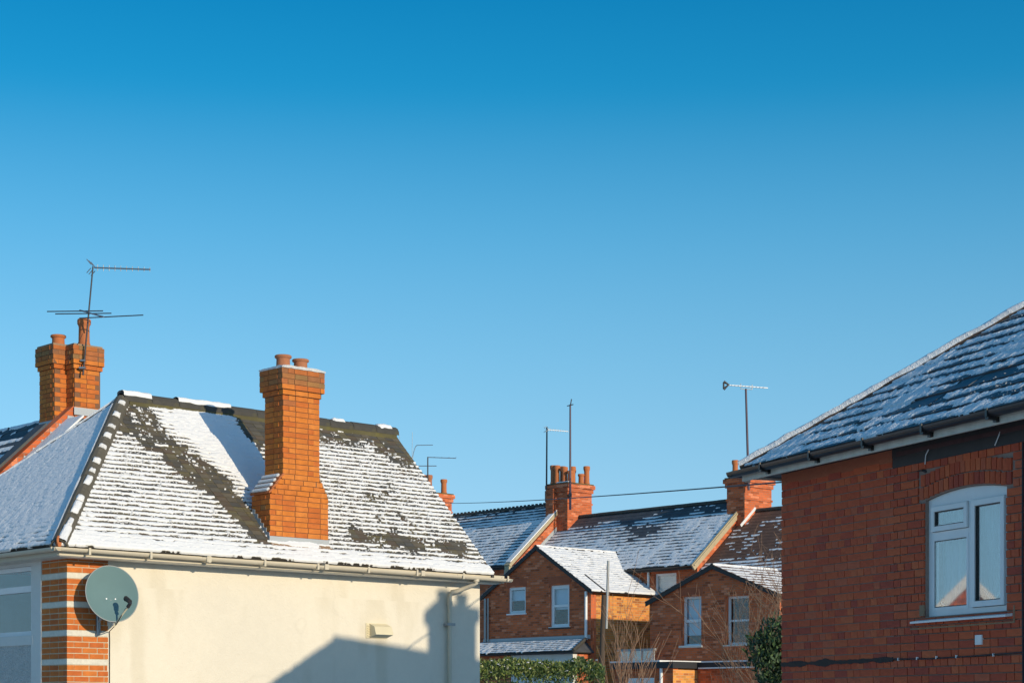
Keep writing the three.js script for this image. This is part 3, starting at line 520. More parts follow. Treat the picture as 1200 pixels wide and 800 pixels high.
// ------------------------------------------------------------------ RIGHT HOUSE
{
  const H = thing('red_brick_house', 'dark red brick house in shade with snow dusted hipped roof and arched white window', 'house', [Q0.x, 0, Q0.z], QTURN);
  const D = 5.52, LX = 9.2, ey = 2.54 + E, hf = 3.07, ov = .31, pit = .705, top = 2.5 + E;
  const wz0 = 2.52, wz1 = 3.70, wy0 = .89 + E, arcY = z => 1.955 + E + .06 * (1 - ((z - (wz0 + wz1) / 2) / .59) ** 2);
  const hole = [[wz0, wy0], [wz1, wy0]]; for (let i = 0; i <= 8; i++) { const z = wz1 - (wz1 - wz0) * i / 8; hole.push([z, arcY(z)]); }
  obj('wall', slab(V(.009, 0, 0), Z1, Y1, [[.007, 0], [2.02, 0], [2.02, top], [.007, top]], .25), MAT.mortarMid, H);
  obj('wall', slab(V(.017, 0, 0), Z1, Y1, [[2.02, 0], [D, 0], [D, top], [2.02, top]], .25, [hole]), MAT.mortarMid, H);
  obj('wall', [bx(.26, LX, 0, top, .007, .25), bx(.26, LX, 0, top, D - .25, D), bx(LX - .25, LX, 0, top, .25, D - .25)], MAT.farBrick, H);
  // bricks of the wall in view
  const bw = part('brickwork', H), list = [], near = (z, y) => z * 1 - Math.abs(y - 1.2 - E) * .2;
  const n = Math.floor(top / BC);
  for (let k = 0; k < n; k++) {
    const y0 = k * BC + .01, eng = k % 4 === 3;   // a header course now and then
    let z = -(k % 2 ? .112 : .0) - (eng ? .05 : 0);
    while (z < D) {
      const flem = !eng && hash(k, Math.floor(z * 9)) < .26, l = eng || flem ? .1125 : BL, a = Math.max(z, 0), b = Math.min(z + l, D); z += l;
      if (b - a < .03) continue;
      let segs = [[a, b]];
      const yc = y0 + BC / 2;
      const cut = (c0, c1) => { segs = segs.flatMap(([p, q]) => q <= c0 || p >= c1 ? [[p, q]] : [...(p < c0 ? [[p, c0]] : []), ...(q > c1 ? [[c1, q]] : [])]); };
      if (yc > wy0 - .03 && yc < 1.96 + E) cut(wz0 - .004, wz1 + .004);
      if (yc >= 1.96 + E && yc < 2.235 + E) cut(wz0 - .1, wz1 + .1);
      if (yc > 2.30 + E) cut(2.0, D);
      if (yc > 2.36 + E) cut(0, 2.02);
      for (const [p, q] of segs) if (q - p > .03) { const left = (p + q) / 2 < 2.02; list.push({ c: [.03 + rr(-.002, .0025), yc, (p + q) / 2], s: [.06, BC - (left ? .010 : .012), q - p - (left ? .006 : .011)], v: near((p + q) / 2, yc) - (y0 < .25 + E ? 5 : 0), p: 'red' }); }
    }
  }
  // arch: two rings of bricks on end
  for (let i = 0; i < 18; i++) { const z = wz0 - .085 + (i + .5) * (wz1 - wz0 + .17) / 18, w = (wz1 - wz0 + .17) / 18 - .011, y = Math.max(arcY(clamp(z, wz0, wz1)), arcY(wz0)) + .01; list.push({ c: [.03, y + .055, z], s: [.06, .105, w], v: 9, p: 'red' }); const z2 = z + .02; list.push({ c: [.0305, y + .172, z2 > wz1 + .06 ? z : z2], s: [.06, .105, w], v: 9, p: 'red' }); }
  layBricks(bw, list, 'red', 300);
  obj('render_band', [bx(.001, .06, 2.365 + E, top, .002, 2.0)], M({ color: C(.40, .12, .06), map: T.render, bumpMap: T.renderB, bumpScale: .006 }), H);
  obj('lintel_band', [bx(-.004, .06, 2.305 + E, 2.40 + E, 2.02, D), bx(-.012, .06, 2.40 + E, top, 2.02, D)], MAT.nearBlackWood, H);
  obj('lintel_rail', [bx(-.02, -.004, 2.405 + E, 2.445 + E, 2.1, D)], M({ color: C(.09, .045, .045), map: T.wood }), H);
  // window: arched upvc frame, small top light over a fixed pane, tall casement to the right
  {
    const g = part('window', H); g.position.set(0, wy0, wz0); g.rotation.y = -Math.PI / 2; g.userData.label = 'white plastic window with arched head, small top light and tall side casement';
    const w = wz1 - wz0, hh = u => arcY(wz0 + u) - wy0, z = -.05;
    const head = [[0, 1.0], [w, 1.0]]; for (let i = 0; i <= 10; i++) head.push([w - w * i / 10, hh(w - w * i / 10) - .003]);
    obj('frame', [slab(V(0, 0, z), X1, Y1, head, .07), bx(0, .055, .0, 1.0, z - .07, z), bx(w - .05, w, 0, 1.0, z - .07, z), bx(.055, w - .05, 0, .05, z - .07, z), bx(.60, .655, .05, 1.0, z - .07, z), bx(.055, .60, .715, .765, z - .068, z + .002)], MAT.upvc, g);
    const sash = (n, x0, x1, y0, y1, t, s) => { const c = part(n, g); obj('frame', [bx(x0, x0 + t, y0, y1, z - .04, z + s), bx(x1 - t, x1, y0, y1, z - .04, z + s), bx(x0 + t, x1 - t, y0, y0 + t, z - .04, z + s), bx(x0 + t, x1 - t, y1 - t, y1, z - .04, z + s)], MAT.upvc, c); const q = .009; obj('gasket', [bx(x0 + t, x0 + t + q, y0 + t, y1 - t, z - .02, z + s - .012), bx(x1 - t - q, x1 - t, y0 + t, y1 - t, z - .02, z + s - .012), bx(x0 + t + q, x1 - t - q, y0 + t, y0 + t + q, z - .02, z + s - .012), bx(x0 + t + q, x1 - t - q, y1 - t - q, y1 - t, z - .02, z + s - .012)], MAT.gutterBlack, c); obj('pane', bx(x0 + t + q, x1 - t - q, y0 + t + q, y1 - t - q, z - .008, z - .004), MAT.glass, c); return c; };
    sash('top_light', .06, .595, .77, .995, .045, .022); sash('casement', .66, w - .055, .055, .995, .05, .024);
    sash('fixed_light', .055, .60, .05, .715, .03, .004);
    obj('sill', [slab(V(-.12, 0, 0), V(0, 0, 1), V(0, 1, 0), [[z - .02, -.012], [.075, -.04], [.075, -.058], [z - .02, -.045]].map(p => [p[0], p[1]]), w + .22).translate(0, 0, 0)], MAT.upvc, g);
    // net curtain, gathered to one side, with a swagged lower hem
    const cg = new THREE.PlaneGeometry(w - .06, 1.0, 90, 24), p = cg.attributes.position;
    for (let i = 0; i < p.count; i++) { const x = p.getX(i), y = p.getY(i); p.setZ(i, .014 * Math.sin(x * 62 + 2 * noise(x * 3, y)) + .010 * Math.sin(x * 117) + .02 * noise(x * 4, y * 2)); }
    cg.computeVertexNormals(); cg.translate(w / 2, .55, z - .13); obj('net_curtain', cg, MAT.curtain, g);
    const pel = []; for (const [a, b, y0, s] of [[.05, .60, .13, .1], [.66, 1.13, .24, .16]]) { const pts = [], n = 10; for (let i = 0; i <= n; i++) pts.push(V(a + (b - a) * i / n, y0 - s * Math.sin(Math.PI * i / n), z - .10)); pel.push(tube(pts, .008, 6, 30)); }
    pel.push(tube([V(.84, .10, z - .10), V(.93, .2, z - .10), V(1.0, .42, z - .10), V(1.05, .62, z - .10)], .012, 6, 24));
    obj('curtain_hem', pel, MAT.blind, g);
    obj('room_back', bx(-.3, w + .3, -.3, 1.3, -1.5, -1.46), MAT.room, g);
  }
  obj('sill_mortar', [bx(-.004, .01, .78 + E, .795 + E, wz0 - .22, wz1 + .13), bx(-.004, .01, .795 + E, .93 + E, wz1 + .115, wz1 + .13), bx(-.006, .01, .90 + E, 1.0 + E, wz0 - .07, wz0 - .004)], MAT.mortarTan, H);
  obj('vent_plate', [bx(-.012, .02, .61 + E, .695 + E, 3.29, 3.385)], MAT.upvc, H);
  // bitumen line, cables and clips on the wall
  { const a = [], b = []; for (let i = 0; i <= 90; i++) { const z = 2.02 * i / 90, w = .022 + .022 * Math.max(-.6, fbm(z * 5, 3)); a.push([z, .515 + E + w + .01 * noise(z * 12, 1)]); b.push([z, .515 + E - w + .006 * noise(z * 15, 7)]); } obj('bitumen_line', slab(V(-.006, 0, 0), Z1, Y1, [...a, ...b.reverse()], .012), MAT.bitumen, H); }
  const cb = obj('wall_cable', [tube([[-.008, .52 + E, 2.02], [-.008, .505 + E, 2.6], [-.008, .512 + E, 3.2], [-.008, .525 + E, 4.0], [-.008, .52 + E, D]], .007, 6, 40), tube([[-.010, .1 + E, 3.955], [-.010, 1.2 + E, 3.945], [-.010, 2.3 + E, 3.95]], .009, 6, 20)], MAT.cable, H);
  obj('cable_clip', [2.12, 2.42, 2.72, 3.02, 3.55].map(z => bx(-.018, 0, .502 + E, .528 + E, z - .006, z + .006)), MAT.upvc, cb);
  obj('wall_wire', [tube([[-.015, 2.42 + E, 2.62], [-.02, 2.36 + E, 2.57], [-.01, 2.28 + E, 2.545]], .005, 5, 14), tube([[-.015, 2.44 + E, 3.66], [-.02, 2.37 + E, 3.62], [-.01, 2.32 + E, 3.57]], .005, 5, 14)], MAT.metalWhite, H);
  // eaves
  obj('soffit', [bx(-ov + .03, .0, top - .02, top - .002, -ov, D + ov), bx(0, LX + ov, top - .02, top - .002, -ov, 0), bx(0, LX + ov, top - .02, top - .002, D, D + ov)], MAT.nearBlackWood, H);  // soffit boards in the same near-black as the lintel band
  obj('fascia', [bx(-ov + .005, -ov + .03, top - .075, ey + .0, -ov + .03, D + ov), bx(-ov + .03, LX + ov, top - .045, ey, -ov + .005, -ov + .03)], MAT.fasciaPale, H);
  const gt = obj('gutter', [gutterGeo(V(-ov - .055, ey - .012, -ov - .1), V(-ov - .055, ey + .0, D + ov), .058), gutterGeo(V(LX, ey - .01, -ov - .06), V(-ov - .1, ey - .01, -ov - .06), .058)], MAT.gutterBlack, H);
  { const gs = []; for (let z = .28; z < D; z += .93) gs.push(bx(-ov - .108, -ov + .004, ey - .082, ey - .058, z - .022, z + .022), bx(-ov - .03, -ov + .004, ey - .10, ey - .058, z - .022, z + .022), bx(-ov - .118, -ov - .108, ey - .06, ey + .012, z - .014, z + .014)); obj('bracket', gs, MAT.gutterBlack, gt); }
  // roof
  const cB = V(1, pit, 0).normalize(), cs = cB.x, L = hf / cs;
  const sc = (a, b) => { const z = a - ov, t = b * cs; let c = .80 + .24 * fbm(a * 1.3, b * 1.9) + .12 * noise(a * 7, b * 7); const tb = .40 + (z + ov - 2.38) * .25; if (z > 1.7) c -= .95 * smooth(1.7, 2.3, z + .2 * noise(a * 3, 2)) * (1 - smooth(.06, .13, Math.abs(t - tb - .02))); if (z > 3.2) c -= .35 * smooth(3.3, 3.9, z) * (1 - smooth(.2, .45, Math.abs(t - .5))); return c; };
  const r = makeRoof(H, { O: V(-ov, ey, -ov), A: Z1, B: cB, len: L, span: b => [b * cs, 2 * hf - b * cs], gauge: .225, tw: .30, th: .022, thick: .012, crumbs: 2500, crumb: .45, pal: 'tileR', cov: sc, snowMat: MAT.snowRough, step: .022, jit: .7, grain: .009, score: a => a });
  makeRoof(H, { name: 'far_roof', clip: 1.15, O: V(LX + ov, ey, -ov), A: V(-1, 0, 0), B: V(0, cB.y, cB.x), len: L, span: b => [b * cs, LX + 2 * ov - b * cs], gauge: .225, th: .02, mode: 'courses', slateMat: MAT.slateFar, cov: () => .8, step: .15 });
  makeRoof(H, { name: 'near_roof', clip: 1.15, O: V(-ov, ey, D + ov), A: X1, B: V(0, cB.y, -cB.x), len: L, span: b => [b * cs, LX + 2 * ov - b * cs], gauge: .225, th: .02, mode: 'courses', slateMat: MAT.slateFar, cov: () => .8, step: .15 });
  makeRoof(H, { name: 'end_roof', clip: 1.15, O: V(LX + ov, ey, D + ov), A: V(0, 0, -1), B: V(-cB.x, cB.y, 0), len: L, span: b => [b * cs, 2 * hf - b * cs], gauge: .225, th: .02, mode: 'courses', slateMat: MAT.slateFar, cov: () => .8, step: .15 });
  const ap = V(-ov + hf, ey + hf * pit + .03, -ov + hf);
  ridgeTiles(r.roof, V(-ov + .02, ey - .005, -ov + .02), ap.clone().add(V(0, -.05, 0)), .082, .42, MAT.hipBrown, { name: 'hip_tile', snow: () => 1, arc: 1.0, cap: .03, shift: -.05, snowMat: MAT.snowRough });
  ridgeTiles(r.roof, V(-ov + .02, ey - .03, D + ov - .02), ap.clone().add(V(0, -.06, 0)), .075, .42, MAT.hipBrown, { name: 'hip_tile', snow: () => 1, arc: .8, snowMat: MAT.snowRough });
  ridgeTiles(r.roof, ap, V(LX + ov - hf, ap.y, ap.z), .10, .42, MAT.hipBrown, { snow: () => 1, arc: .8 });
  ridgeTiles(r.roof, V(LX + ov, ey + .03, -ov), V(LX + ov - hf, ap.y, ap.z), .10, .42, MAT.hipBrown, { name: 'hip_tile' });
  ridgeTiles(r.roof, V(LX + ov, ey + .03, D + ov), V(LX + ov - hf, ap.y, ap.z), .10, .42, MAT.hipBrown, { name: 'hip_tile' });
  // chimney on the ridge (outside the frame; its shadow lies on the cream wall)
  const ch = part('chimney', H), cx = ap.x + 2.45, ct = 5.55 + E;
  obj('stack', [bx(cx - .42, cx + .42, ap.y - 1, ct - .2, ap.z - .3, ap.z + .3), bx(cx - .48, cx + .48, ct - .2, ct, ap.z - .36, ap.z + .36)], MAT.farBrick, ch);
  pot(ch, cx - .2, ct - .002, ap.z, .13, .26); pot(ch, cx + .2, ct - .002, ap.z, .13, .26);
}

// ------------------------------------------------------------------ TERRACE (three houses stepping down the street)
const TP = z => [G0.x + AS.x * z, 0, G0.z + AS.z * z];
const BASE = 1.1;                                       // ground of the terrace
function farChimney(H, x0, x1, z0, z1, yb, yt, pots, o = {}) {
  const c = part('chimney', H);
  obj('stack', [bx(x0, x1, yb, yt - .30, z0, z1), ...(o.extra ?? [])], MAT.farBrick, c);
  obj('corbel', [bx(x0 - .05, x1 + .05, yt - .30, yt - .15, z0 - .05, z1 + .05), bx(x0 - .10, x1 + .10, yt - .15, yt, z0 - .10, z1 + .10), bx(x0 - .03, x1 + .03, yt - .75, yt - .68, z0 - .03, z1 + .03)], o.cap ?? MAT.farBrick, c);
  obj('flaunching', bx(x0 - .06, x1 + .06, yt, yt + .05, z0 - .06, z1 + .06), MAT.ridgeLichen, c);
  if (o.snow) obj('chimney_snow', o.snow.map(b => bx(...b)), MAT.snow, c);
  for (const [px, pz, r, h] of pots) pot(c, px, yt + .04, pz, r, h, rnd() < .5 ? MAT.pot : MAT.potPale);
  return c;
}
function ridgeRow(roof, x, y, z0, z1, r = .11, snow = () => 0) { ridgeTiles(roof, V(x, y, z0), V(x, y, z1), r, .45, MAT.ridge, { snow, arc: .8, cap: .02 }); }
const XE = 3.0, XR = 5.85;
function terraceMain(H, z0, z1, ye, yr, o) {          // main range: z0..z1 local, eave and ridge heights (relative to the eye)
  const B = V(XR - XE, yr - ye, 0), len = B.length(); B.normalize();
  obj('wall', slab(V(3.2, 0, 0), Z1, Y1, [[z0, BASE - .6], [z1, BASE - .6], [z1, ye + .12 + E], [z0, ye + .12 + E]], .25, o.holes ?? []), MAT.farBrick, H);
  obj('wall', [bx(2 * XR - 3.45, 2 * XR - 3.2, BASE - .6, ye + .12 + E, z0, z1)], MAT.farBrick, H);
  const gab = z => slab(V(0, 0, z), X1, Y1, [[3.45, BASE - .6], [2 * XR - 3.45, BASE - .6], [2 * XR - 3.45, ye + .1 + E], [XR, yr - .12 + E], [3.45, ye + .2 + E]], .25);
  obj('end_wall', [gab(z1 - .002), gab(z0 + .252)], MAT.farBrick, H);
  const r = makeRoof(H, { O: V(XE, ye + E, z0), A: Z1, B, len, span: () => [0, z1 - z0], mode: 'courses', gauge: .19, tw: .25, th: .015, thick: .018, step: .06, ...o.roof });
  makeRoof(H, { name: 'rear_roof', O: V(2 * XR - XE, ye + E, z1), A: V(0, 0, -1), B: V(-B.x, B.y, 0), len, span: () => [0, z1 - z0], mode: 'courses', gauge: .19, th: .015, slateMat: o.roof.slateMat, cov: () => .7, step: .3 });
  ridgeRow(r.roof, XR, yr + .0 + E, z0, z1, .10, o.ridgeSnow);
  const gt = obj('gutter', gutterGeo(V(XE - .05, ye + E - .03, z0), V(XE - .05, ye + E - .03, z1), .055), MAT.gutterBlack, H);
  obj('fascia', bx(XE - .02, XE + .01, ye - .14 + E, ye + E - .01, z0, z1), MAT.darkWood, H);
  return r;
}
function wing(H, z0, z1, ye, yp, zp, yMainE, kMain, o) {   // gabled rear wing with its gable at x = 0
  const yq = yp - .06;
  obj('gable_wall', slab(V(0, 0, 0), Z1, Y1, [[z0, BASE - .6], [z1, BASE - .6], [z1, ye + E], [zp, yq + E], [z0, ye + E]], .25, o.holes), MAT.farBrick, H);
  obj('side_wall', [bx(.25, 3.2, BASE - .6, ye + E, z1 - .25, z1 - .001)], MAT.farBrickSunlit, H);  // sun-facing side takes the yellower copy, sunlight put into its colour
  obj('side_wall', [bx(.25, 3.2, BASE - .6, ye + E, z0 + .001, z0 + .25)], MAT.farBrick, H);
  const xm = y => y > yMainE ? Math.max(3.2, XE + (y - yMainE) / kMain) + .05 : 3.2;
  for (const s of [1, -1]) {
    const ze = s > 0 ? z1 + .12 : z0 - .12, run = Math.abs(zp - ze), rise = yp - ye + .04, L = Math.hypot(run, rise), sn = rise / L, cs = run / L, xo = -.1, xf = xm(yp);
    const base = { len: L, mode: 'courses', gauge: .17, tw: .25, th: .015, thick: .02, step: .06, ...o.roof, ...(s > 0 ? {} : { cov: () => .85, step: .2 }) };
    const r = s > 0
      ? makeRoof(H, { ...base, name: 'wing_roof', O: V(xo, ye - .04 + E, ze), A: X1, B: V(0, sn, -cs), span: b => [0, xm(ye + b * sn) - xo] })
      : makeRoof(H, { ...base, name: 'wing_roof', O: V(xf, ye - .04 + E, ze), A: V(-1, 0, 0), B: V(0, sn, cs), span: b => [xf - xm(ye + b * sn), xf - xo] });
    if (s > 0) {
      ridgeTiles(r.roof, V(xo, yp - .05 + E, zp), V(xf, yp - .05 + E, zp), .09, .45, MAT.ridge, { snow: () => 1, arc: .9, cap: .02 });
      obj('gutter', gutterGeo(V(xo, ye - .06 + E, ze + .05), V(3.15, ye - .07 + E, ze + .05), .05), MAT.gutterBlack, H);
      obj('valley', rod([xm(yMainE), yMainE + E + .04, zp + (ze - zp) * (yp - yMainE) / (yp - ye)], [xf - .02, yp + E + .03, zp + .02], .05, .05, 6), MAT.darkWood, r.roof);
    }
    obj('verge', slab(V(xo - .005, 0, 0), Z1, Y1, s > 0 ? [[zp, yp - .12 + E], [ze, ye - .16 + E], [ze, ye - .045 + E], [zp, yp - .005 + E]] : [[zp, yp - .12 + E], [zp, yp - .005 + E], [ze, ye - .045 + E], [ze, ye - .16 + E]], .04), MAT.darkWood, r.roof);
  }
  return o;
}

function soldierArch(H, z0, z1, y, h) { const P = []; for (let i = 0; i <= 6; i++) P.push([z0 - .05 + (z1 - z0 + .1) * i / 6, y + .06 * (1 - (i / 3 - 1) ** 2)]); obj('brick_arch', slab(V(-.008, 0, 0), Z1, Y1, [...P, [z1 + .1, y + h], [z0 - .1, y + h]], .02), MAT.arch, H); }

// upper house
{
  const z0 = -15.4, z1 = -7.2, H = thing('terraced_house', 'upper terraced house with snowy blue shadowed slate roof beside the stepped parapet', 'house', TP(z1), TURN, 'terraced houses stepping down the street');
  const o = z => z - z1;
  terraceMain(H, o(z0), o(z1), 5.56, 8.05, { ridgeSnow: () => 0, roof: { slateMat: MAT.slateFar, cov: (a, b) => .70 + .2 * fbm(a * 1.1, b * 1.5) - .35 * smooth(2.6, 3.6, b) } });
  obj('ridge_cresting', (() => { const gs = []; for (let z = o(z0); z < 0; z += .22) gs.push(bx(XR - .02, XR + .02, 8.10 + E, 8.19 + E, z, z + .11)); return gs; })(), MAT.ridge, H);
  farChimney(H, 5.2, 6.5, o(-15.6), o(-14.5), 6 + E, 9.05 + E, [[5.35, o(-15.45), .12, .75], [5.4, o(-15.05), .13, .75], [5.45, o(-14.7), .13, .72], [5.9, o(-15.3), .12, .7], [6.2, o(-14.65), .13, .6]], {});
  obj('downpipe', rod([3.12, BASE, o(-7.6)], [3.12, 5.5 + E, o(-7.6)], .04), MAT.gutterGrey, H);
}
// middle house with the first wing
{
  const z0 = -7.2, z1 = 1.9, H = thing('terraced_house', 'middle terraced house with gabled brick rear wing, many-potted chimney and bright snowy slates', 'house', TP(z1), TURN, 'terraced houses stepping down the street');
  const o = z => z - z1, km = (7.47 - 5.06) / (XR - XE);
  const mw = [o(-.08), o(.95), 3.35 + E, 4.86 + E];
  terraceMain(H, o(z0), o(z1), 5.06, 7.47, {
    holes: [rect(...mw)],
    roof: { slateMat: MAT.slateFar, cov: (a, b) => { const z = a + z0; return .82 + .18 * fbm(a * 1.1, b * 1.7) - .75 * smooth(2.75, 3.4, b + .35 * noise(a * 1.2, 9)) - .8 * Math.exp(-(((z + 1.9) / 1.3) ** 2) - (((b - 2.35) / .65) ** 2)) - .25 * (z < -3 ? 1 : 0) * smooth(1.4, 2.6, b); } },
  });
  makeWindow(H, { x: 3.2, y: mw[2], z: mw[0], w: mw[1] - mw[0], h: mw[3] - mw[2], fr: .07, bars: [[.07, .96, .72, .78]], lights: [[.07, .96, .07, .72], [.07, .96, .78, 1.44]], blind: [.3, 1.5, MAT.blind], sillMat: MAT.stone });
  obj('brick_arch', bx(3.19, 3.22, 4.88 + E, 5.03 + E, mw[0] - .1, mw[1] + .1), MAT.arch, H);
  obj('downpipe', rod([3.14, BASE, o(-.3)], [3.14, 4.98 + E, o(-.3)], .045), MAT.upvc, H);
  // parapet between the upper and the middle roof
  const pk = .862, line = (x, d) => 5.56 + d + pk * (x - 3) + E;
  obj('parapet', slab(V(0, 0, o(-6.98)), X1, Y1, [[2.82, 5.0 + E], [XR, 7.2 + E], [XR, line(XR, .0)], [2.82, line(2.82, .0)]], .21), MAT.farBrick, H);
  const cB = V(1, pk, 0).normalize();
  obj('coping', slab(V(2.78, line(2.78, .0), o(-6.93)), V(0, 0, -1), cB, [[0, 0], [.3, 0], [.3, 3.9], [0, 3.9]], .11).translate(0, .10, 0), MAT.barge, H);
  obj('coping_snow', slab(V(2.80, line(2.78, .235), o(-6.945)), V(0, 0, -1), cB, [[0, 0], [.26, 0], [.26, 3.3], [0, 3.3]], .04).translate(0, .04, 0), MAT.snow, H);
  obj('kneeler', [bx(2.72, 3.19, 5.12 + E, 5.50 + E, o(-7.2), o(-6.96))], MAT.barge, H);
  // verge of the middle roof above the lower one
  const vB = V(XR - XE, 7.47 - 5.06, 0).normalize();
  obj('verge_board', slab(V(XE - .1, 5.0 + E, o(1.96)), vB, V(-vB.y, vB.x, 0), [[0, -.17], [3.75, -.17], [3.75, .05], [0, .05]], .06), MAT.barge, H);
  obj('verge_board', slab(V(XE - .06, 5.03 + E, o(1.90)), V(0, 0, 1), vB, [[0, 0], [.1, 0], [.1, 3.7], [0, 3.7]], .05).translate(0, .02, 0), MAT.barge, H);
  obj('lead_flashing', slab(V(3.0, 5.10 + E, o(-6.965)), vB, V(-vB.y, vB.x, 0), [[.1, 0], [3.2, 0], [3.2, .12], [.1, .12]], .012), MAT.lead, H);
  // wing
  const g = z => o(z);
  const wA = [g(-4.05), g(-3.18), 3.52 + E, 4.43 + E], wB = [g(-1.95), g(-1.03), 2.96 + E, 4.40 + E];
  wing(H, g(-5.34), g(0), 4.17, 5.78, g(-2.58), 5.06, km, { holes: [rect(...wA), rect(...wB)], roof: { slateMat: MAT.slateFar, cov: (a, b) => .88 + .14 * fbm(a * 1.5, b * 1.5) + .2 * (1 - smooth(.2, .5, b)) } });
  makeWindow(H, { x: 0, y: wA[2], z: wA[0], w: .87, h: .91, fr: .09, recess: .05, lights: [[.09, .78, .09, .82]], blind: [.45, .80, MAT.blindBlue], sillMat: MAT.upvc, label: 'small square white window in the brick gable' });
  makeWindow(H, { x: 0, y: wB[2], z: wB[0], w: .92, h: 1.44, fr: .12, recess: .06, bars: [[.12, .80, .70, .78]], lights: [[.12, .80, .12, .70], [.12, .80, .78, 1.32]], blind: [.62, 1.4, MAT.blindBlue], sillMat: MAT.darkWood, sillSnow: true, label: 'tall white sash window with snow on its sill' });
  soldierArch(H, wA[0], wA[1], wA[3] - .0, .3); soldierArch(H, wB[0], wB[1], wB[3] - .0, .3);
  obj('downpipe', rod([-.06, 2.5 + E, g(-.17)], [-.06, 4.12 + E, g(-.17)], .05), MAT.upvc, H);
  obj('downpipe', [rod([-.06, 2.55 + E, g(-5.2)], [-.06, 4.1 + E, g(-5.2)], .045), rod([-.06, 2.55 + E, g(-5.05)], [-.06, 4.1 + E, g(-5.05)], .03)], MAT.gutterGrey, H);
  // lean-to under the gable
  const lx = -1.0, lz1 = g(.16), lB = V(1, .45, 0).normalize(), lL = Math.hypot(1, .45);
  obj('lean_to_wall', [bx(lx + .15, lx + .35, BASE - .6, 2.02 + E, g(-5.3), g(-3.0)), bx(lx + .35, 0, BASE - .6, 2.0 + E, g(-.15), g(0))], MAT.farBrick, H);
  obj('lean_to_wall', bx(lx + .15, lx + .35, BASE - .6, 2.02 + E, g(-3.0), g(.0)), MAT.whiteRender, H);
  makeRoof(H, { name: 'lean_to_roof', O: V(lx, 2.09 + E, g(-5.5)), A: Z1, B: lB, len: lL, span: b => [0, 5.66 - b * .32], gauge: .17, mode: 'courses', slateMat: MAT.slateFar, th: .018, thick: .025, step: .06, cov: (a, b) => .72 + .15 * fbm(a, b) });
  obj('lean_to_hip', slab(V(lx, 2.075 + E, lz1), V(1, 0, 0), V(0, .7, -.714), [[0, 0], [1.0, 0], [1.0, .62]], .05), MAT.slateFar, H);
  obj('hip_tile', rod([lx, 2.12 + E, lz1], [0, 2.57 + E, g(-.2)], .06, .06, 6), MAT.ridge, H);
  obj('lean_to_flashing', bx(-.03, .0, 2.54 + E, 2.66 + E, g(-5.34), g(-.02)), MAT.lead, H);
  obj('lean_to_gutter', gutterGeo(V(lx - .04, 2.07 + E, g(-5.5)), V(lx - .04, 2.07 + E, lz1), .05), MAT.gutterBlack, H);
  // chimney with its crowd of pots
  const P = []; for (const [x, z, h] of [[5.3, -7.25, .62], [5.3, -7.05, .6], [5.75, -7.2, .62], [5.38, -6.72, .52], [5.75, -6.66, .56], [6.2, -7.1, .55], [5.42, -6.46, .36], [6.1, -6.55, .3], [6.3, -6.45, .6]]) P.push([x, g(z), .118, h + .1]);
  farChimney(H, 5.2, 6.5, g(-7.4), g(-6.38), 6.2 + E, 8.72 + E, P, { extra: [bx(5.02, 5.2, 6.2 + E, 8.55 + E, g(-7.38), g(-6.98))], snow: [[5.12, 5.35, 8.765 + E, 8.80 + E, g(-6.9), g(-6.32)]] });
}
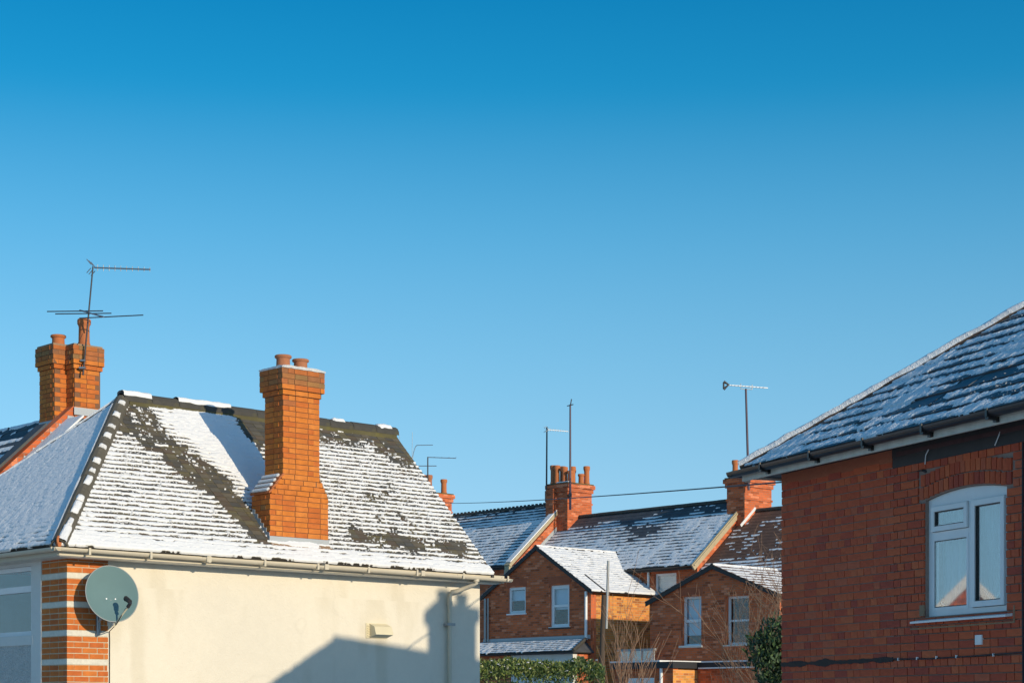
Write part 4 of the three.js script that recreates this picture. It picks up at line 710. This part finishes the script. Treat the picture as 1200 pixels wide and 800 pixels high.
// lower house with the second wing
{
  const z0 = 1.9, z1 = 10.6, H = thing('terraced_house', 'lower terraced house with brown tiled roof and gabled brick wing behind bare twigs', 'house', TP(z0), TURN, 'terraced houses stepping down the street');
  const g = z => z - z0, km = (7.03 - 4.62) / (XR - XE);
  terraceMain(H, g(z0) + .05, g(z1), 4.62, 7.03, { roof: { slateMat: MAT.tileBrownFar, cov: (a, b) => .05 + .45 * fbm(a * 1.4, b * 2) + .6 * (1 - smooth(.3, 1.2, b)) } });
  const wA = [g(4.04), g(4.90), 2.17 + E, 3.75 + E], wB = [g(5.89), g(6.85), 2.17 + E, 3.68 + E];
  wing(H, g(2.7), g(8.06), 3.66, 4.68, g(5.42), 4.62, km, { holes: [rect(...wA), rect(...wB)], roof: { slateMat: MAT.tileBrownFar, gauge: .3, cov: (a, b) => .55 + .3 * fbm(a * 2, b * 2) } });
  makeWindow(H, { x: 0, y: wA[2], z: wA[0], w: .86, h: 1.58, fr: .075, recess: .16, bars: [[.075, .785, .76, .85]], lights: [[.075, .785, .075, .76], [.075, .785, .85, 1.5]], blind: [.35, 1.5, MAT.blindBlue], sillMat: MAT.stone, sillSnow: true, label: 'sash window with pale blue blind' });
  makeWindow(H, { x: 0, y: wB[2], z: wB[0], w: .96, h: 1.51, fr: .07, recess: .16, bars: [[.07, .89, .72, .78]], lights: [[.07, .89, .07, .72], [.07, .89, .78, 1.44]], sillMat: MAT.stone, label: 'dark sash window behind twigs' });
  soldierArch(H, wA[0], wA[1], wA[3], .26);
  farChimney(H, 5.2, 6.65, g(1.5), g(2.3), 5.6 + E, 8.15 + E, [[5.35, g(1.75), .11, .62], [5.8, g(1.9), .11, .3], [6.3, g(1.9), .11, .3]], { extra: [] });
  obj('lead_flashing', slab(V(XE, 4.65 + E, g(2.31)), V(XR - XE, 2.41, 0).normalize(), V(-.646, .763, 0), [[2.7, .06], [3.73, .06], [3.73, .16], [2.7, .16]], .01), MAT.metalWhite, H);
  // flat roofed extensions
  obj('extension_wall', [bx(-2.6, -2.35, BASE - .6, 1.4 + E, g(3.6), g(6.05)), bx(-2.35, 0, BASE - .6, 1.4 + E, g(3.6), g(3.85)), bx(-1.5, -1.25, BASE - .6, 1.38 + E, g(6.05), g(9.2))], MAT.farBrick, H);
  obj('extension_wall', bx(-2.598, -1.3, BASE - .6, 1.36 + E, g(5.8), g(6.06)), MAT.farBrickSunlit, H);  // sun-facing wall, golden light carried by the yellower brick colour
  obj('flat_roof', [bx(-2.7, -.02, 1.40 + E, 1.60 + E, g(3.5), g(6.14)), bx(-1.6, -.02, 1.38 + E, 1.58 + E, g(6.142), g(9.3))], MAT.nearBlackWood, H);
  obj('roof_snow', [bx(-2.7, -.1, 1.602 + E, 1.65 + E, g(3.5), g(5.6)), bx(-1.6, -.1, 1.582 + E, 1.62 + E, g(6.3), g(9.3))], MAT.snow, H);
  obj('fascia_trim', [bx(-1.62, -1.602, 1.39 + E, 1.43 + E, g(6.2), g(9.3))], MAT.upvc, H);
  obj('extension_window', [bx(-2.615, -2.6, .55 + E, 1.12 + E, g(4.2), g(5.3))], MAT.upvc, H);
  obj('downpipe', rod([-2.65, BASE, g(5.62)], [-2.65, 1.42 + E, g(5.62)], .05), MAT.upvc, H);
  const rl = part('roof_lantern', H);
  obj('lantern_frame', [0, .5, 1, 1.5].map(k => bx(-.9, -.86, 1.65 + E, 2.05 + E, g(2.15) + k, g(2.15) + k + .05)).concat([bx(-.92, -.84, 2.03 + E, 2.10 + E, g(2.1), g(3.75)), bx(-.92, -.84, 1.60 + E, 1.66 + E, g(2.1), g(3.75))]), MAT.gutterGrey, rl);
  obj('lantern_pane', bx(-.885, -.875, 1.66 + E, 2.03 + E, g(2.2), g(3.7)), MAT.glass, rl);
  obj('lantern_base', bx(-.95, 0, BASE - .6, 1.6 + E, g(2.1), g(3.48)), MAT.farBrick, rl);
}

// ------------------------------------------------------------------ house down the side street, outside the frame, that the arched window mirrors
{
  const H = thing('gabled_house', 'small brick house with white bargeboards, mirrored in the arched window', 'house', [-33, 0, -39], Math.atan2(.861, .505));
  // local +z looks back at the window
  obj('wall', slab(V(0, 0, 0), X1, Y1, [[-2.2, 0], [2.2, 0], [2.2, 4.6], [0, 6.8], [-2.2, 4.6]], .25, [rect(-.7, .7, 3.0, 4.3)]), MAT.farBrick, H);
  obj('side_wall', [bx(-2.2, -1.95, 0, 4.6, -7, -.25), bx(1.95, 2.2, 0, 4.6, -7, -.25), bx(-1.95, 1.95, 0, 4.6, -7, -6.8)], MAT.farBrick, H);
  for (const s of [-1, 1]) { const b = V(-s * 2.6, 2.6, 0).normalize(); obj('bargeboard', slab(V(s * 2.6, 4.22, .32), b, V(s * b.y, Math.abs(b.x), 0), s > 0 ? [[0, 0], [3.7, 0], [3.7, -.26], [0, -.26]] : [[0, 0], [3.7, 0], [3.7, -.26], [0, -.26]], .06), MAT.upvc, H); obj('roof', slab(V(s * 2.6, 4.25, s > 0 ? .3 : -7.2), V(0, 0, s > 0 ? -1 : 1), b, [[0, 0], [7.5, 0], [7.5, 3.68], [0, 3.68]], .1), MAT.snow, H); }
  const w = part('window', H); obj('frame', [bx(-.7, -.62, 3.0, 4.3, -.1, -.04), bx(.62, .7, 3.0, 4.3, -.1, -.04), bx(-.62, .62, 3.0, 3.08, -.1, -.04), bx(-.62, .62, 4.22, 4.3, -.1, -.04), bx(-.03, .03, 3.08, 4.22, -.1, -.04)], MAT.upvc, w); obj('pane', bx(-.62, .62, 3.08, 4.22, -.08, -.075), MAT.glass, w);
}

// ------------------------------------------------------------------ satellite dish
{
  const P = fromL(.45, 1.57, .36), S = thing('satellite_dish', 'grey satellite dish mounted on the banded brick corner', 'satellite dish', [P.x, P.y, P.z], 0);
  const n = AV.clone().multiplyScalar(-.22).addScaledVector(AS, .93).add(V(0, .26, 0)).normalize();
  const xa = V(0, 1, 0).cross(n).normalize(), ya = n.clone().cross(xa), R = new THREE.Matrix4().makeBasis(xa, ya, n);
  const prof = []; for (let i = 0; i <= 12; i++) { const r = i / 12; prof.push([r * .345, .075 * r * r - .06]); }
  const refl = [...prof, [.352, .012], [.356, .004], [.35, -.004]]; for (let i = 11; i >= 0; i--) refl.push([prof[i][0], prof[i][1] - .008]);
  const fix = g => { g.rotateX(Math.PI / 2); g.scale(1, 1.09, 1); g.applyMatrix4(R); return g; };
  obj('reflector', fix(lathe(refl, 48)), MAT.dish, S);
  const rg = new THREE.TorusGeometry(.352, .006, 6, 56); rg.scale(1, 1.09, 1); rg.translate(0, 0, .012); rg.applyMatrix4(R); obj('rim', rg, MAT.gutterGrey, S);
  const L = (x, y, z) => V(x, y, z).applyMatrix4(R);
  obj('arm', [rod(L(.02, -.40, -.02), L(.12, -.25, .27), .012), rod(L(.0, -.42, -.04), L(.02, -.40, -.02), .02)], MAT.ivory, S);
  const lnb = obj('receiver_head', [rod(L(.115, -.255, .25), L(.13, -.225, .32), .026, .022), rod(L(.13, -.20, .30), L(.12, -.14, .22), .030, .034, 12), rod(L(.115, -.13, .21), L(.11, -.125, .20), .036, .036, 12)], MAT.metalDark, S);
  obj('bolt', [rod(L(-.06, -.05, -.058), L(-.06, -.05, -.05), .010), rod(L(.06, -.05, -.058), L(.06, -.05, -.05), .010)], MAT.metalWhite, S);
  const w = fromL(.45, 1.45, 0).sub(P), w2 = fromL(.45, 1.2, .0).sub(P), k = fromL(.45, 1.35, .22).sub(P);
  obj('wall_bracket', [rod(w, k, .018), rod(w2, k, .018), rod(k, L(0, -.05, -.07), .024), rod(k, L(0, -.32, -.05), .02), rod(L(0, -.30, -.05), L(0, -.42, -.03), .02)], MAT.gutterGrey, S);
  obj('mounting_plate', rod(fromL(.45, 1.05, .012).sub(P), fromL(.45, 1.5, .012).sub(P), .035, .035, 4), MAT.metal, S);
  const c0 = fromL(.62, 1.10, .02).sub(P), c1 = fromL(.625, .3, .012).sub(P);
  obj('cable', tube([L(.1, -.26, .2), L(.02, -.42, .02), c0, fromL(.628, 1.0, .012).sub(P), c1], .006, 6, 40), MAT.cable, S);
}
// flue cowl on the rendered wall
{
  const P = fromL(4.96, 1.13, 0), S = thing('wall_vent', 'small cream louvred vent cowl on the rendered wall', 'vent', [P.x, P.y, P.z], TURN);
  obj('back_plate', bx(0, .40, 0, .22, -.002, .014), MAT.ivory, S);
  const g = new THREE.BufferGeometry();
  obj('cowl', slab(V(.39, 0, 0), V(0, 0, -1), Y1, [[-.014, .006], [-.014, .215], [-.13, .17], [-.17, .05]], .33), MAT.ivory, S);
  obj('louvre', [0, 1, 2, 3, 4].map(i => bx(.02, .062, .03 + i * .036, .045 + i * .036, .014, .03)), MAT.ivory, S);
}

// ------------------------------------------------------------------ aerials
function yagi(S, p, dir, len, n, el, mats, o = {}) {        // boom along dir from p, with n rods across
  const d = V(...dir).normalize(), up = V(0, 1, 0), across = o.vertical ? up : d.clone().cross(up).normalize();
  obj('boom', rod(p, p.clone().addScaledVector(d, len), o.r ?? .014), mats[0], S);
  for (let i = 0; i < n; i++) { const c = p.clone().addScaledVector(d, len * (.06 + .93 * i / (n - 1))), e = el * (1 - .35 * i / n) / 2; obj('element', rod(c.clone().addScaledVector(across, -e), c.clone().addScaledVector(across, e), o.er ?? .006, undefined, 5), mats[1], S); }
  if (o.reflector) { const q = p.clone().addScaledVector(d, -.02); const sd = d.clone().cross(up); for (const s of [-1, 1]) obj('reflector', [-.1, 0, .1].map(k => rod(q.clone().addScaledVector(up, s * .03).addScaledVector(sd, k), q.clone().addScaledVector(up, s * .11).addScaledVector(d, -.07).addScaledVector(sd, k), .007, undefined, 5)), mats[1], S); }
}
{ // on the twin chimney: uhf aerial on top, broad dipole below
  const b = fromL(3.0 + .12, 5.55, -5.05 + .12), S = thing('tv_aerial', 'long tv aerial over a wide three rod aerial, on the twin chimney', 'aerial', [b.x, b.y, b.z]);
  const t = V(.16, 1.62, 0);
  obj('mast', rod([0, -.12, 0], t, .015, .012), MAT.metalDark, S);
  obj('strap', [bx(-.06, .04, -.02, .01, -.05, .03), bx(-.04, .04, .10, .125, -.04, .03)], MAT.metal, S);
  yagi(S, t.clone().add(V(.02, -.02, 0)), [.98, -.06, .12], .93, 10, .10, [MAT.metal, MAT.metal], { vertical: true, reflector: true, er: .006, r: .012 });
  const m = V(.085, .87, 0);
  obj('boom', rod(m.clone().add(V(-.17, .08, -.15)), m.clone().add(V(.30, -.11, .25)), .012), MAT.metal, S);
  for (const [k, w, dy, off] of [[-.13, .9, .055, -.10], [.0, .9, .0, -.08], [.25, 1.02, -.10, .15]]) obj('element', rod(m.clone().add(V(k - w / 2 + off, dy - .01, k * .6)), m.clone().add(V(k + w / 2 + off, dy + (k > .1 ? .04 : 0), k * .6)), .009), MAT.metalDark, S);
  obj('stay', rod([-.25, .05, 0], [.0, .55, 0], .004), MAT.cable, S);
}
{
  const b = fromT(5.1, 8.0, -7.42), S = thing('tv_aerial', 'thin tv aerial with small head on the mast left of the many-potted chimney', 'aerial', [b.x, b.y, b.z]);
  obj('mast', rod([0, 0, 0], [.02, 2.95, 0], .035, .028), MAT.metalDark, S); obj('strap', bx(-.06, .12, .1, .5, -.05, .1), MAT.metalDark, S);
  yagi(S, V(.02, 2.85, 0), [.9, -.02, -.4], .9, 9, .12, [MAT.metalWhite, MAT.metal], { vertical: true, reflector: true, er: .010, r: .014 });
}
{
  const b = fromT(5.12, 8.0, -6.15), S = thing('aerial_mast', 'tall plain aerial mast rising past the many-potted chimney', 'aerial', [b.x, b.y, b.z]);
  obj('mast', rod([0, -.3, 0], [0, 3.65, 0], .045, .032), MAT.mastPurple, S); obj('strap', bx(-.06, .06, .2, .32, -.35, .06), MAT.metalDark, S);
  obj('element', [rod([-.12, 3.6, 0], [.12, 3.66, 0], .018), rod([0, 3.62, .12], [.03, 3.70, -.12], .02), rod([.0, 3.6, 0], [.05, 3.86, 0], .02)], MAT.metalDark, S);
}
{
  const b = fromT(5.12, 7.9, 2.42), S = thing('tv_aerial', 'pale horizontal tv aerial on the chimney behind the red house eave', 'aerial', [b.x, b.y, b.z]);
  obj('mast', rod([.1, -.2, 0], [0, 3.28, 0], .045, .036), MAT.mastPurple, S); obj('strap', bx(-.05, .15, .05, .15, -.2, .05), MAT.metalDark, S);
  obj('boom', rod([-.62, 3.38, .15], [.78, 3.34, -.2], .022), MAT.metalWhite, S); obj('cradle', tube([[-.18, 3.45, .04], [-.18, 3.27, .04], [.22, 3.27, -.06], [.22, 3.43, -.06]], .014, 6, 30), MAT.metal, S);
  obj('reflector', [rod([-.78, 3.24, .15], [-.60, 3.40, .15], .05, .02), rod([-.78, 3.50, .15], [-.58, 3.38, .15], .05, .02), rod([-.78, 3.25, .15], [-.78, 3.48, .15], .03)], MAT.metalDark, S);
  for (let i = 0; i < 10; i++) obj('element', rod([-.5 + i * .125, 3.377 - i * .0035, .12 - i * .032 - .1], [-.5 + i * .125, 3.377 - i * .0035, .12 - i * .032 + .1], .008, undefined, 5), MAT.metalWhite, S);
  obj('element', rod([-.1, .72, 0], [.5, .74, .1], .02), MAT.metalWhite, S);
}
for (const [z, x, y0, h, b0, b1, dy, lab] of [
  [-15.75, 5.1, 8.8, 1.75, -.35, .25, 0, 'short dark tv aerial with small double arm on the far chimney'],
  [-15.15, 5.1, 8.8, 1.42, -.85, .85, .0, 'wide low tv aerial on the far chimney'],
  [-14.38, 5.1, 8.8, 1.70, 0, 1.15, -.04, 'tv aerial with long bare boom on the far chimney edge'],
]) {
  const b = fromT(x, y0, z), S = thing('tv_aerial', lab, 'aerial', [b.x, b.y, b.z], 0, 'aerials on the far chimney');
  obj('mast', rod([0, -.1, 0], [0, h, 0], .03, .025), MAT.metalDark, S); obj('strap', bx(-.05, .05, .05, .15, -.05, .12), MAT.metalDark, S);
  obj('boom', rod([b0, h - .02, 0], [b1, h - .02 + dy, 0], .016), MAT.metal, S);
  for (let i = 0; i < 5; i++) obj('element', rod([b0 + (b1 - b0) * i / 4, h - .02, -.12], [b0 + (b1 - b0) * i / 4, h - .02, .12], .008, undefined, 5), MAT.metal, S);
  if (dy === 0 && b0 === -.35) { obj('arm', tube([[.25, h - .02, 0], [.3, h + .25, 0], [.38, h + .5, 0], [.45, h + .56, 0]], .014, 5, 16), MAT.metal, S); obj('boom', rod([.42, h + .56, 0], [1.1, h + .57, 0], .014), MAT.metal, S); obj('whip', [rod([-.3, h, 0], [-.28, h + .95, 0], .008), rod([.24, h, 0], [.25, h + 1.1, 0], .008)], MAT.metal, S); }
}
// overhead telephone wire from the red house to the far chimney
{
  const a = fromQ(-.012, 2.23, 2.51), b = fromT(5.18, 8.62, -14.45), P = []; for (let i = 0; i <= 24; i++) { const t = i / 24; P.push(a.clone().lerp(b, t).sub(a).add(V(0, -.10 * 4 * t * (1 - t), 0))); }
  const S = thing('telephone_wire', 'thin dark overhead wire slung from the red brick house to the far chimney', 'wire', [a.x, a.y, a.z]);
  const cg = new THREE.TubeGeometry(new THREE.CatmullRomCurve3(P), 80, .010, 5);
  const pp = cg.attributes.position; obj('wire', cg, MAT.cable, S);
  obj('hook', rod([0, 0, 0], [.05, -.02, 0], .012), MAT.metalDark, S);
}

// ------------------------------------------------------------------ pole
{
  const z = -58, S = thing('wooden_pole', 'dark leaning wooden pole with a slim upper pipe, between the two gabled wings', 'pole', [2.62, groundY(2.6, z), z]);
  const y0 = groundY(2.6, z), yy = y => y + E - y0;
  obj('post', rod([0, -.3, 0], [.17, yy(3.62), 0], .085, .075, 10), MAT.pole, S);
  obj('pipe', rod([.24, yy(2.6), .02], [.30, yy(4.66), .02], .042, .04, 10), MAT.gutterGrey, S);
  obj('stay', [rod([-.42, yy(4.25), 0], [.22, yy(3.74), 0], .02), rod([.16, yy(3.3), 0], [.27, yy(3.3), .02], .03)], MAT.metalDark, S);
}

// ------------------------------------------------------------------ hedge and evergreen
function leafGeo(l, w) {
  const g = new THREE.BufferGeometry(); g.setAttribute('position', new THREE.Float32BufferAttribute([0, 0, 0, w / 2, l * .45, .12 * l, 0, l, 0, -w / 2, l * .45, .12 * l], 3));
  g.setAttribute('uv', new THREE.Float32BufferAttribute([0, 0, 1, .5, 0, 1, 0, .5], 2)); g.setIndex([0, 1, 2, 0, 2, 3]); g.computeVertexNormals(); return g;
}
function foliage(parent, n, place, geo, cols, name = 'foliage') {
  const im = new THREE.InstancedMesh(geo, MAT.leafHedge, n), o = new THREE.Object3D();
  for (let i = 0; i < n; i++) { const p = place(i); o.position.copy(p); o.rotation.set(rr(-1.2, 1.2), rr(0, 6.28), rr(-1.2, 1.2)); o.scale.set(rr(.5, 1.4), rr(.6, 1.6), 1); o.updateMatrix(); im.setMatrixAt(i, o.matrix); const c = cols[Math.floor(rnd() * cols.length)], v = rr(.75, 1.25); im.setColorAt(i, C(c[0] * v, c[1] * v, c[2] * v)); }
  im.name = name; im.castShadow = im.receiveShadow = true; stuff(im); parent.add(im); return im;
}
{
  const z = -48, y0 = groundY(0, z), S = thing('hedge', 'frosted evergreen hedge below the lean-to roof', 'hedge', [.75, y0, z]);
  const lump = x => 1.36 + .12 * fbm(x * 1.3, 2) + .06 * noise(x * 4, 5);
  foliage(S, 14000, () => { const x = rr(-2.0, 1.55), t = Math.pow(rnd(), .6), hh = lump(x) + E - y0 - (x > 1.2 ? (x - 1.2) * .5 : 0), zz = rr(-.6, .6); const top = hh - .25 * (zz / .6) ** 2; return V(x + rr(-.03, .03), rnd() < .5 ? top - rr(0, .25) : t * top, zz * (.75 + .25 * rnd()) + .1 * noise(x * 3, t * 4)); }, leafGeo(.085, .045), [[.19, .26, .05], [.28, .33, .07], [.12, .18, .04], [.34, .36, .13], [.08, .13, .04]]);
  stuff(obj('frost', Array.from({ length: 150 }, () => { const x = rr(-1.95, 1.4), g = new THREE.IcosahedronGeometry(rr(.012, .035), 0); g.scale(1.3, .5, 1.3); g.translate(x, lump(x) + E - y0 - rr(.0, .3), rr(-.45, .55)); return g; }), MAT.snow, S));
  obj('stem', Array.from({ length: 12 }, (_, i) => rod([-1.8 + i * .29, -.1, 0], [-1.8 + i * .29 + rr(-.1, .1), 2.4, rr(-.2, .2)], .03, .012, 6)), MAT.bark, S);
}
{
  const z = -40, y0 = groundY(5, z), S = thing('evergreen_bush', 'dark glossy evergreen bush at the corner of the red brick house', 'bush', [5.55, y0, z]);
  const top = 2.08 + E - y0;
  obj('trunk', [rod([0, -.1, 0], [.05, top * .6, 0], .07, .03), rod([0, top * .3, 0], [-.35, top * .75, .1], .035, .012), rod([.02, top * .4, 0], [.4, top * .8, -.1], .035, .012)], MAT.bark, S);
  const lobes = [[.1, top - .5, 0, .55], [-.25, top - .75, .1, .45], [.5, top - .7, 0, .6], [-.1, top - 1.2, .15, .42], [.35, top - 1.4, .1, .6], [-.0, top - 1.9, .1, .5], [.4, top - 2.2, 0, .6], [.1, top - 2.8, 0, .6], [.5, top - .3, -.1, .4]];
  foliage(S, 7000, i => { const L = lobes[i % lobes.length]; const d = V(rr(-1, 1), rr(-1, 1), rr(-1, 1)).normalize().multiplyScalar(L[3] * Math.pow(rnd(), .4) * (1 + .2 * noise(i * .7, L[0] * 5))); return V(L[0], L[1], L[2]).add(d); }, leafGeo(.11, .06), [[.035, .075, .022], [.05, .10, .03], [.025, .05, .02], [.09, .15, .04]]);
}
// ------------------------------------------------------------------ bare trees
function bareTree(S, o) {
  const trunk = [], twigs = [];
  const grow = (p, d, len, r, lev) => {
    const n = lev < 2 ? 4 : 3; let q = p.clone(), dir = d.clone(), rad = r;
    for (let i = 0; i < n; i++) {
      dir.add(V(rr(-1, 1), rr(-.5, 1) * (o.lift ?? .6), rr(-1, 1)).multiplyScalar(o.wild ?? .16)).normalize();
      const e = q.clone().addScaledVector(dir, len / n), r2 = rad * (lev < 1 ? .86 : .78);
      (lev < 1 ? trunk : twigs).push(rod(q, e, Math.max(rad, o.min ?? .006), Math.max(r2, o.min ?? .006), lev < 2 ? 6 : 3));
      if (lev < o.levels) { const kids = lev === 0 ? (i > 0 ? o.kids : 0) : i > 0 || lev > 1 ? (rnd() < .8 ? o.kids2 ?? 2 : 1) : 1; for (let k = 0; k < kids; k++) { const side = V(rr(-1, 1), rr(-.1, .6), rr(-1, 1)).normalize(); const nd = dir.clone().multiplyScalar(1).addScaledVector(side, o.spread ?? .8).normalize(); grow(e, nd, len * rr(.45, .72), r2 * rr(.45, .62), lev + 1); } }
      q = e; rad = r2;
    }
  };
  for (const [x, z, dx, dz, len, r] of o.stems) grow(V(x, -.1, z), V(dx, 1, dz).normalize(), len, r, 0);
  obj('trunk', trunk, MAT.bark, S); stuff(obj('crown', twigs, MAT.twig, S));
}
{
  const z = -55, y0 = groundY(3, z), S = thing('bare_shrub', 'upright leafless shrub beside the wooden pole', 'shrub', [3.2, y0, z]);
  bareTree(S, { levels: 2, kids: 1, kids2: 1, spread: .38, lift: 1.2, wild: .08, stems: Array.from({ length: 11 }, (_, i) => [rr(-.35, .45), rr(-.3, .3), rr(-.16, .2), rr(-.15, .15), rr(1.7, 3.0), rr(.014, .022)]) });
}
{
  const z = -44, y0 = groundY(6, z), S = thing('bare_tree', 'leafless brown tree with a mesh of fine twigs before the lower terraced house', 'tree', [6.2, y0, z]);
  bareTree(S, { levels: 3, kids: 2, kids2: 2, spread: .7, lift: .7, wild: .2, min: .0042, stems: [[0, 0, .0, 0, 3.4, .05], [.15, .1, .10, .1, 3.4, .045], [-.25, 0, -.03, .05, 2.9, .04], [.3, -.2, .03, -.1, 3.4, .04], [-.5, .2, .0, .1, 2.3, .03]] });
}
renderer.render(scene, camera);
